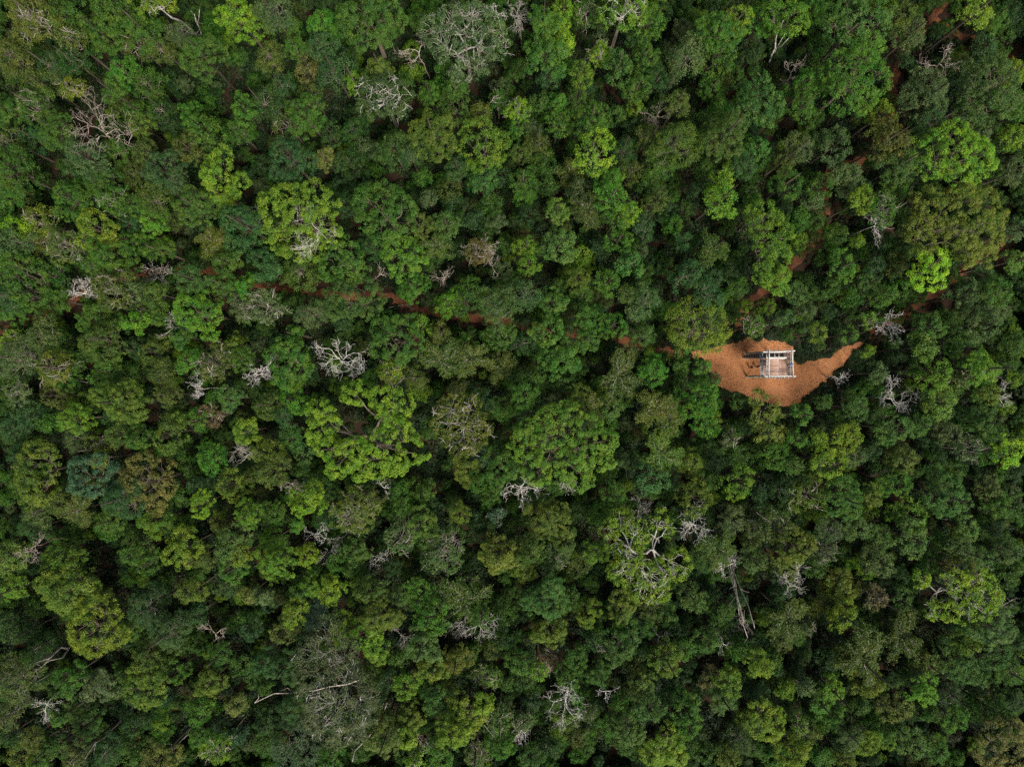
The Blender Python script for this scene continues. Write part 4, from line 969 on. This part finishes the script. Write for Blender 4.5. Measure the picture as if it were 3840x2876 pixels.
for (fx, fy), (tx, ty), h, r, n, label in STEMS:
    rng = np.random.default_rng(int(fx)); f = at(fx, fy, 0); t = at(tx, ty, h)
    if True:
        q = at(fx, fy, h * .6); k = q.z / (t.z - q.z); f = q - (t - q) * k
    root = link("bare_trunk", None); root.location = f
    for i in range(n):
        T = Tubes(6); e = np.array(t - f) + (rng.normal(0, 1, 3) * [.9, 1.3, 1.0] if n > 1 else 0)
        a = rng.normal(0, .12, 3) * [1, 1, 0] if n > 1 else np.zeros(3)
        P = wobble(rng, a, e, 7, .012 if n > 1 else .02); T.add(P, np.linspace(r * 1.3, r * .55, 7))
        for k in range(3):
            q = P[int(rng.integers(4, 7))]; T.add(wobble(rng, q, q + rng.normal(0, .8, 3) + [0, 0, .5], 3, .1), [r * .4, r * .25, .012], cap=False)
        o = link("stem", T.mesh("stem", M_DEAD), root); o.color = tuple(np.array([.78, .70, .60]) * rng.uniform(.8, 1.15)) + (1,)
    tag(root, label, "tree trunk", "bare trunks")
    ALL_TREES.append(dict(o=root, px=(fx + tx) / 2, py=(fy + ty) / 2, r=2, name="bare_trunk", lm=None, x=t.x, y=t.y, dead=True, discs=[]))

# fallen log on the trail
a, b, c, d = at(1433, 1158, .12), at(1525, 1144, .12), at(1550, 1135, .16), at(1556, 1161, .10)
rng = np.random.default_rng(8); root = link("fallen_log", None); root.location = (a.x, a.y, 0)
o_ = np.array([a.x, a.y, 0])
T = Tubes(6); T.add(np.vstack([wobble(rng, np.array(a) - o_, np.array(b) - o_, 6, .02), [np.array(c) - o_]]), np.linspace(.16, .05, 7))
o = link("log", T.mesh("log", M_DEAD), root); o.color = (.42, .33, .27, 1)
T = Tubes(6); T.add(wobble(rng, np.array(b) - o_, np.array(d) - o_, 4, .04), np.linspace(.09, .03, 4))
o = link("branch", T.mesh("branch", M_DEAD), root); o.color = (.42, .33, .27, 1)
tag(root, "grey-brown fallen log with a forked tip lying across the red trail", "log")

# dry leaves and crumbs strewn over the bare earth
rng = np.random.default_rng(77)
lo, hi = poly.min(0), poly.max(0)
P = rng.uniform(lo, hi, (26000, 2)); P = P[inside(P, poly)]
dE = np.full(len(P), 9.0)
for q in poly[::3]: dE = np.minimum(dE, np.hypot(*(P - q).T))
P = P[(rng.random(len(P)) < .04 + .8 * np.exp(-dE / .9) + .12 * (np.sin(P[:, 0] * .7) * np.sin(P[:, 1] * .9 + 1) > .3))]
pos = np.hstack([P, np.full((len(P), 1), .03)])
V, Fc, tone = leaf_quads(rng, pos, unit(np.array([0, 0, 1.0]) + rng.normal(0, .25, (len(P), 3))), .17, .55, rng.random(len(P)))
V[:, 2] = np.clip(V[:, 2], .012, None)
tag(link("leaf_litter", mesh_from("leaf_litter", V, Fc, M_LITTER, tone)), "dry brown leaves strewn over the orange earth", kind="stuff")

# low weeds creeping in from the clearing's rim
cand = rng.uniform(lo, hi, (30000, 2)); cand = cand[inside(cand, poly)]
dE = np.full(len(cand), 9.0)
for q in poly[::3]: dE = np.minimum(dE, np.hypot(*(cand - q).T))
patch = np.sin(cand[:, 0] * 1.1 + 2) * np.sin(cand[:, 1] * 1.3 + .5) + .5 * np.sin(cand[:, 0] * 2.9) * np.sin(cand[:, 1] * 2.3)
cand = cand[rng.random(len(cand)) < np.exp(-dE / .5) * np.clip(.35 + patch, .03, 1)]
pos = np.hstack([cand, rng.uniform(.02, .22, (len(cand), 1))])
V, Fc, tone = leaf_quads(rng, pos, unit(np.array([0, 0, .7]) + rng.normal(0, .5, (len(cand), 3))), .17, .34, rng.random(len(cand)))
tag(link("rim_weeds", mesh_from("rim_weeds", V, Fc, M_WEED, tone)), "low green weeds creeping in from the rim of the clearing", kind="stuff")

# ------------------------------------------------------------------ the wooden lookout tower
tw = link("lookout_tower", None); tw.location = (42.6, 3.1, 0)
O = np.array([42.6, 3.1, 0])
rngW = np.random.default_rng(31)


def pole(name, a, b, ra, rb, mat, parent, n=5, wob=.006, sides=6):
    a = np.asarray(a, float) - O; b = np.asarray(b, float) - O
    return link(name, Tubes(sides).add(wobble(rngW, a, b, n, wob), np.linspace(ra, rb, n)).mesh(name, mat), parent)


for x in (40.78, 44.5):
    for y in (1.15, 5.12): pole("corner_post", (x, y, 0), (x, y, 10.35), .17, .12, M_POST, tw, 8)
for y in (2.4, 3.75):
    pole("inner_post", (44.45, y, 0), (44.45, y, 10.1), .10, .08, M_POST, tw, 6)
# top rails of bleached round timber
pole("top_rail", (40.72, .72, 10.38), (40.72, 5.54, 10.38), .098, .088, M_RAIL, tw)
pole("top_rail", (44.62, .75, 10.38), (44.33, 5.5, 10.38), .088, .098, M_RAIL, tw)
pole("top_rail", (39.85, 4.98, 10.20), (44.9, 5.20, 10.20), .09, .11, M_RAIL, tw)
pole("top_rail", (40.1, 1.16, 10.20), (45.05, 1.14, 10.20), .09, .10, M_RAIL, tw)
pole("stair_rail", (40.35, 4.10, 10.12), (43.65, 4.12, 10.12), .10, .11, M_RAIL, tw)
pole("stair_rail", (40.9, 3.93, 10.02), (43.35, 3.96, 10.02), .07, .08, M_RAIL, tw)
pole("stair_rail", (41.0, 4.86, 9.95), (43.5, 4.98, 10.02), .045, .05, M_RAIL, tw)
for x in (40.9, 43.6): pole("rail_post", (x, 4.05, 8.8), (x, 4.05, 10.15), .07, .06, M_POST, tw, 3)
# deck of round poles on joists
dk = link("deck", None, tw)
for x in (40.95, 42.2, 42.85, 43.75, 44.40): pole("joist", (x, .68 + rngW.uniform(-.05, .05), 8.80), (x, 5.45 + rngW.uniform(-.05, .05), 8.80), .10, .10, M_RAIL, dk, 3)
unit_pole = Tubes(6).add(np.array([[0, 0, 0], [.35, .01, .004], [.7, -.008, -.004], [1, 0, 0]]), [.055, .053, .05, .047]).mesh("deck_pole", M_DECK)


def deck_poles(x0, x1, y0, y1, z, parent):
    y = y0
    while y < y1:
        o = link("deck_pole", unit_pole, parent)
        o.location = (x0 - O[0] + rngW.uniform(-.03, .03), y - O[1], z + rngW.uniform(-.008, .008))
        o.scale = (x1 - x0, rngW.uniform(.85, 1.1), 1)
        o.rotation_euler.z = rngW.normal(0, .004)
        v = rngW.uniform(.55, 1.35); o.color = (v, v * rngW.uniform(.9, 1.0), v * rngW.uniform(.84, 1.0), 1)
        y += .104


deck_poles(40.85, 42.82, 1.28, 3.98, 8.95, dk)
deck_poles(42.86, 44.55, 1.28, 3.98, 8.95, dk)
deck_poles(43.75, 44.55, 4.03, 5.05, 8.95, dk)
# lower platform
lp = link("lower_platform", None, tw)
for x in (40.95, 42.4, 44.3): pole("joist", (x, .85, 6.0), (x, 5.3, 6.0), .09, .09, M_POST, lp, 3)
deck_poles(40.85, 44.5, 1.28, 3.95, 6.15, lp)


def railing(x, y0, y1, z0, z1, mat, step=.215, xt=None):
    xt = x if xt is None else xt
    rl = link("railing", None, tw)
    pole("rail", (x, y0 - .1, z0 + .12), (x, y1 + .1, z0 + .12), .05, .05, mat, rl, 3)
    pole("rail", (xt, y0 - .1, z1 - .08), (xt, y1 + .1, z1 - .08), .06, .055, mat, rl, 3)
    y = y0 + .1
    while y < y1:
        yy = y + rngW.uniform(-.03, .03)
        pole("baluster", (x, yy, z0), (xt + rngW.uniform(-.02, .02), yy + rngW.uniform(-.03, .03), z1), .04, .034, mat, rl, 3, 0, 4)
        y += step


railing(40.74, 1.2, 4.1, 9.0, 10.3, M_RAIL)
railing(44.60, 1.2, 5.05, 9.0, 10.25, M_RAIL)
railing(40.72, 1.2, 4.95, 6.25, 7.7, M_RAIL)
pole("platform_rail", (40.66, 1.0, 7.62), (40.66, 5.15, 7.62), .07, .065, M_RAIL, tw)
pole("platform_rail", (40.45, 1.32, 7.5), (41.6, 1.32, 7.5), .05, .05, M_RAIL, tw, 3)
pole("platform_rail", (40.45, 4.15, 7.5), (41.8, 4.15, 7.5), .05, .05, M_RAIL, tw, 3)
for y0, y1 in ((1.15, 1.15), (5.12, 5.12)):
    pole("brace", (40.8, y0, .3), (44.4, y1, 5.9), .07, .06, M_POST, tw, 4)
# steep straight stair from the ground up to the deck
st = link("staircase", None, tw)
S0, S1 = np.array([40.0, 0, .05]), np.array([43.9, 0, 8.95])
for y in (4.33, 4.97):
    pole("stringer", S0 + [0, y, 0], S1 + [0, y, 0], .065, .06, M_STEP, st, 4, .002)
for y in (4.24, 5.03):
    pole("handrail", S0 + [.1, y, .9], S1 + [-.6, y, .2], .035, .035, M_RAIL, st, 4, .002)
bk = np.array([[S0[0] + .05, 4.35, -.02], [S0[0] + .05, 4.95, -.02], [S1[0] + .05, 4.95, 8.80], [S1[0] + .05, 4.35, 8.80]]) - O  # added dark board below the treads, standing in for shade in their gaps
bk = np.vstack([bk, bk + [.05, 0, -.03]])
link("gap_shade_board", mesh_from("gap_shade_board", bk, [[0, 1, 2, 3], [7, 6, 5, 4], [0, 4, 5, 1], [1, 5, 6, 2], [2, 6, 7, 3], [3, 7, 4, 0]], M_GAP_SHADE), st)
for i in range(24):
    c = S0 + (S1 - S0) * (i + .7) / 24.5
    pole("tread", c + [0, 4.31, 0], c + [0, 4.99, 0], .062, .058, M_STEP, st, 3, .004)
tag(tw, "open wooden lookout tower with bleached rails and steep stair on the orange clearing", "tower")

# ------------------------------------------------------------------ people
M_SKIN = plain("skin", (.42, .26, .18), .6)
M_HAIR = plain("dark_hair", (.02, .015, .012), .7)
M_NAVY = plain("navy_cloth", (.022, .026, .05))
M_BLUE = plain("blue_cloth", (.10, .26, .62))
M_KHAKI = plain("pale_cloth", (.62, .52, .45))
M_SHOE = plain("shoe_leather", (.05, .04, .035), .6)


def capsule_chain(bm_T, pts, radii):
    bm_T.add(np.array(pts, float), np.array(radii, float))


def person(loc, rotz, shirt, trousers, label, arms, stride=.0, bend=.0, short=False):
    """one continuous body remeshed from tapered limbs; hair is a child"""
    T = Tubes(6); add = T.add
    tz = .93
    lean = np.array([bend * .5, 0, 0])
    ch = np.array([.02, 0, 1.28]) + lean * .7; nk = np.array([.02, 0, 1.47]) + lean; hd = np.array([.05, 0, 1.62]) + lean * 1.15
    pel = np.array([0, 0, tz])
    for dy in (-.07, 0, .07):
        add([pel + [0, dy, -.06], pel + [0, dy, .12], ch + [0, dy * 1.25, -.10], ch + [0, dy * 1.35, .06], nk + [0, dy * .5, -.05]], [.11, .105, .115, .11, .05])
    add([nk - [0, 0, .06], nk + [0, 0, .03], hd - [0, 0, .05]], [.06, .055, .06])
    add([hd + [0, 0, -.10], hd + [.005, 0, -.06], hd, hd + [-.005, 0, .06], hd + [-.01, 0, .105]], [.04, .075, .092, .085, .03])
    add([hd + [.085, 0, .0], hd + [.115, 0, -.025]], [.014, .018])
    for s in (-1, 1): add([hd + [0, s * .085, .01], hd + [-.005, s * .10, -.02]], [.022, .014])
    for s in (-1, 1):
        f = stride * s
        hip = pel + [0, s * .095, -.04]; kn = np.array([.03 + f * .5, s * .10, .50]); an = np.array([f, s * .105, .09])
        add([hip, hip * .5 + kn * .5, kn, kn * .5 + an * .5 - [.02, 0, 0], an], [.105, .088, .06, .058, .04])
        add([an + [-.05, 0, -.045], an + [.06, 0, -.05], an + [.17, s * .01, -.06]], [.042, .042, .03])
        sh = ch + [0, s * .185, .10]
        el, wr = [np.array(v) * [1, s, 1] for v in arms]
        add([sh + [0, -s * .05, .01], sh, sh * .5 + el * .5, el, el * .45 + wr * .55, wr], [.06, .058, .047, .04, .036, .026])
        d = unit(wr - el); side = unit(np.cross(d, [0, 0, 1.0]) if abs(d[2]) < .9 else np.array([1.0, 0, 0])); dn = np.array([0, 0, -1.0]) if abs(d[2]) < .9 else np.array([0, -s, 0.0])
        palm = wr + d * .08
        add([wr, wr + d * .04 - side * .01, palm], [.026, .034, .036]); add([wr + d * .03 + side * .02, palm + side * .022], [.022, .022])
        for k, ln in enumerate((.062, .074, .068, .052)):
            b0 = palm + side * (.03 - .02 * k)
            add([b0 - d * .02, b0 + d * ln * .5, b0 + d * ln * .85 + dn * .018, b0 + d * ln * .95 + dn * .036], [.010, .0095, .009, .008])
        add([wr + d * .03 + side * .03, wr + d * .065 + side * .06, wr + d * .095 + side * .066], [.012, .011, .009])
    V, Q = T.arrays()
    me0 = mesh_from("body_cage", V, Q)
    tmp = bpy.data.objects.new("tmp", me0); col.objects.link(tmp)
    rm = tmp.modifiers.new("r", 'REMESH'); rm.mode = 'VOXEL'; rm.voxel_size = .0115
    sm = tmp.modifiers.new("s", 'SMOOTH'); sm.iterations = 3; sm.factor = .4
    me = bpy.data.meshes.new_from_object(tmp.evaluated_get(bpy.context.evaluated_depsgraph_get()))
    bpy.data.objects.remove(tmp)
    me.name = "person"
    for m in (M_SKIN, shirt, trousers, M_SHOE): me.materials.append(m)
    n = len(me.polygons); C = np.empty(n * 3, np.float32); me.polygons.foreach_get("center", C); C = C.reshape(-1, 3)
    idx = np.zeros(n, np.int32); z = C[:, 2]
    hands = np.zeros(n, bool)
    el0, wr0 = arms
    for s in (-1, 1):
        w = np.array(wr0) * [1, s, 1]; e = np.array(el0) * [1, s, 1]; d = unit(w - e)
        hands |= (((C - w) @ d) > (-.01 if not short else -.22)) & (np.linalg.norm(C - w, axis=1) < .34)
    idx[(z > .97) & (z < float(nk[2]) - .005)] = 1
    idx[z <= .97] = 2
    if short: idx[z < .56] = 0
    idx[z < .085] = 3
    arm_zone = np.abs(C[:, 1]) > .19
    idx[arm_zone & (z > .5) & (z < .97) & (np.abs(C[:, 1]) > .215)] = 1
    idx[hands] = 0
    me.polygons.foreach_set("material_index", idx); me.polygons.foreach_set("use_smooth", np.ones(n, bool)); me.update()
    o = link("person", me); o.location = loc; o.rotation_euler.z = rotz
    # hair cap
    th = np.linspace(0, math.pi * .60, 7); ph = np.linspace(0, 2 * math.pi, 14, endpoint=False)
    hv = np.array([[.108 * math.sin(t) * math.cos(p) - .012 - .018 * (t > 1.2), .101 * math.sin(t) * math.sin(p), .125 * math.cos(t)] for t in th for p in ph]) + hd + [0, 0, .012]
    hq = [[a * 14 + b, a * 14 + (b + 1) % 14, (a + 1) * 14 + (b + 1) % 14, (a + 1) * 14 + b] for a in range(6) for b in range(14) if not (a > 3 and (b < 3 or b > 11))]
    link("hair", mesh_from("hair", hv, hq, M_HAIR, smooth=True), o)
    tag(o, label, "person", "people at the tower")
    return o


relaxed = ((.02, .24, 1.10), (.10, .25, .86))
person((41.15, 2.80, .01), .25, M_NAVY, M_KHAKI, "person in dark top and pale shorts standing under the tower's stair side", relaxed, .10, .05, True)
person((42.30, 2.92, .01), 2.6, M_NAVY, M_NAVY, "person in all dark clothes half hidden below the lower platform", relaxed, .16)
person((44.16, 3.05, 9.0), 0.0, M_BLUE, M_NAVY, "person in a blue shirt leaning on the tower deck's railing", ((.22, .26, 1.22), (.40, .16, 1.385)), .05, .22)
# ------------------------------------------------------------------ a label of its own for every tree
LM = [(t['px'], t['py'], t['lm']) for t in ALL_TREES if t.get('lm')] + [(2925, 1365, "wooden lookout tower"), (1495, 1150, "fallen log")]
CW = {'a': 'ash green', 'v': 'vivid lime', 'g': 'mid green', 'd': 'dark green', 'b': 'bluish green', 'e': 'fresh green', 'l': 'lime green', 'y': 'yellow-green', 'o': 'olive', 'k': 'grey-green', 't': 'teal green', 'r': 'rusty brown'}
C2 = {'gl': 'light green', 'lg': 'light green', 'le': 'bright green', 'el': 'bright green', 'ly': 'lime yellow', 'yl': 'lime yellow', 'yo': 'mustard olive', 'oy': 'mustard olive', 'gy': 'yellowish green', 'yg': 'yellowish green',
      'bk': 'slate green', 'kb': 'slate green', 'gk': 'dull green', 'kg': 'dull green', 'go': 'olive green', 'og': 'olive green', 'dg': 'deep green', 'gd': 'deep green', 'db': 'deep bluish green', 'bd': 'deep bluish green',
      'ek': 'soft green', 'ke': 'soft green', 'ky': 'pale olive', 'yk': 'pale olive', 'kl': 'pale lime', 'lk': 'pale lime', 'or': 'brownish olive', 'yr': 'brownish yellow', 'eg': 'rich green', 'ge': 'rich green',
      'bg': 'cool green', 'gb': 'cool green', 'be': 'cool emerald', 'eb': 'cool emerald', 'bt': 'bluish teal', 'tb': 'bluish teal', 'te': 'teal emerald', 'et': 'teal emerald', 'ok': 'drab olive', 'ko': 'drab olive',
      'kd': 'murky grey-green', 'dk': 'murky grey-green', 'ed': 'dark emerald', 'td': 'dark teal', 'dl': 'lime-tipped dark green', 'yd': 'dark olive', 'ey': 'yellowish emerald'}
KW = {'p': ('domed', 'round-topped'), 'c': ('broad-leaved', 'ragged-leaved'), 'f': ('feathery', 'fine-leaved'), 's': ('spoke-branched', 'radiating-branched'), 'h': ('sparse', 'thin-crowned')}
used = set(t['o'].get("label") for t in ALL_TREES)


def words_in(s): return len(s.split())


for t in ALL_TREES:
    if t['o'].get("label"): continue
    cc = t['cc'][:2]
    cw = C2.get(cc) if len(set(cc)) > 1 else None
    cw = cw or CW[cc[0]]
    r = t['r']; sz = 'small' if r < 2.0 else 'medium' if r < 2.9 else 'large' if r < 3.8 else 'very large'
    d = sorted(((math.hypot(px - t['px'], py - t['py']), px, py, n) for px, py, n in LM))
    cand = []
    n0 = d[0]
    for dist, px, py, n in d[:5]:
        dx, dy = t['px'] - px, t['py'] - py
        if abs(dy) > abs(dx) * 1.3: cand.append((dist, ("above the " if dy < 0 else "below the ") + n))
    for a in range(5):
        for b in range(a + 1, 8):
            A, B = d[a], d[b]
            va = (A[1] - t['px'], A[2] - t['py']); vb = (B[1] - t['px'], B[2] - t['py'])
            cs = (va[0] * vb[0] + va[1] * vb[1]) / (A[0] * B[0] + 1e-6)
            if cs < -.55: cand.append((A[0] + B[0] * .5, "between the %s and the %s" % (A[3], B[3])))
    cand.sort()
    done = False
    for k in range(2):
        for _, rel in cand:
            for pre in ("%s %s %s tree" % (sz, cw, KW[t['kd']][0]), "%s %s %s tree" % (sz, cw, KW[t['kd']][1])):
                s = pre + " " + rel
                if s not in used and words_in(s) <= 16: done = True; break
            if done: break
        if done: break
    if not done:
        for side in ("beside", "near", "close by", "not far from", "within sight of"):
            s = "%s %s %s tree %s the %s" % (sz, cw, KW[t['kd']][0], side, n0[3])
            if s not in used: break
    used.add(s)
    tag(t['o'], s, "tree", "forest trees")
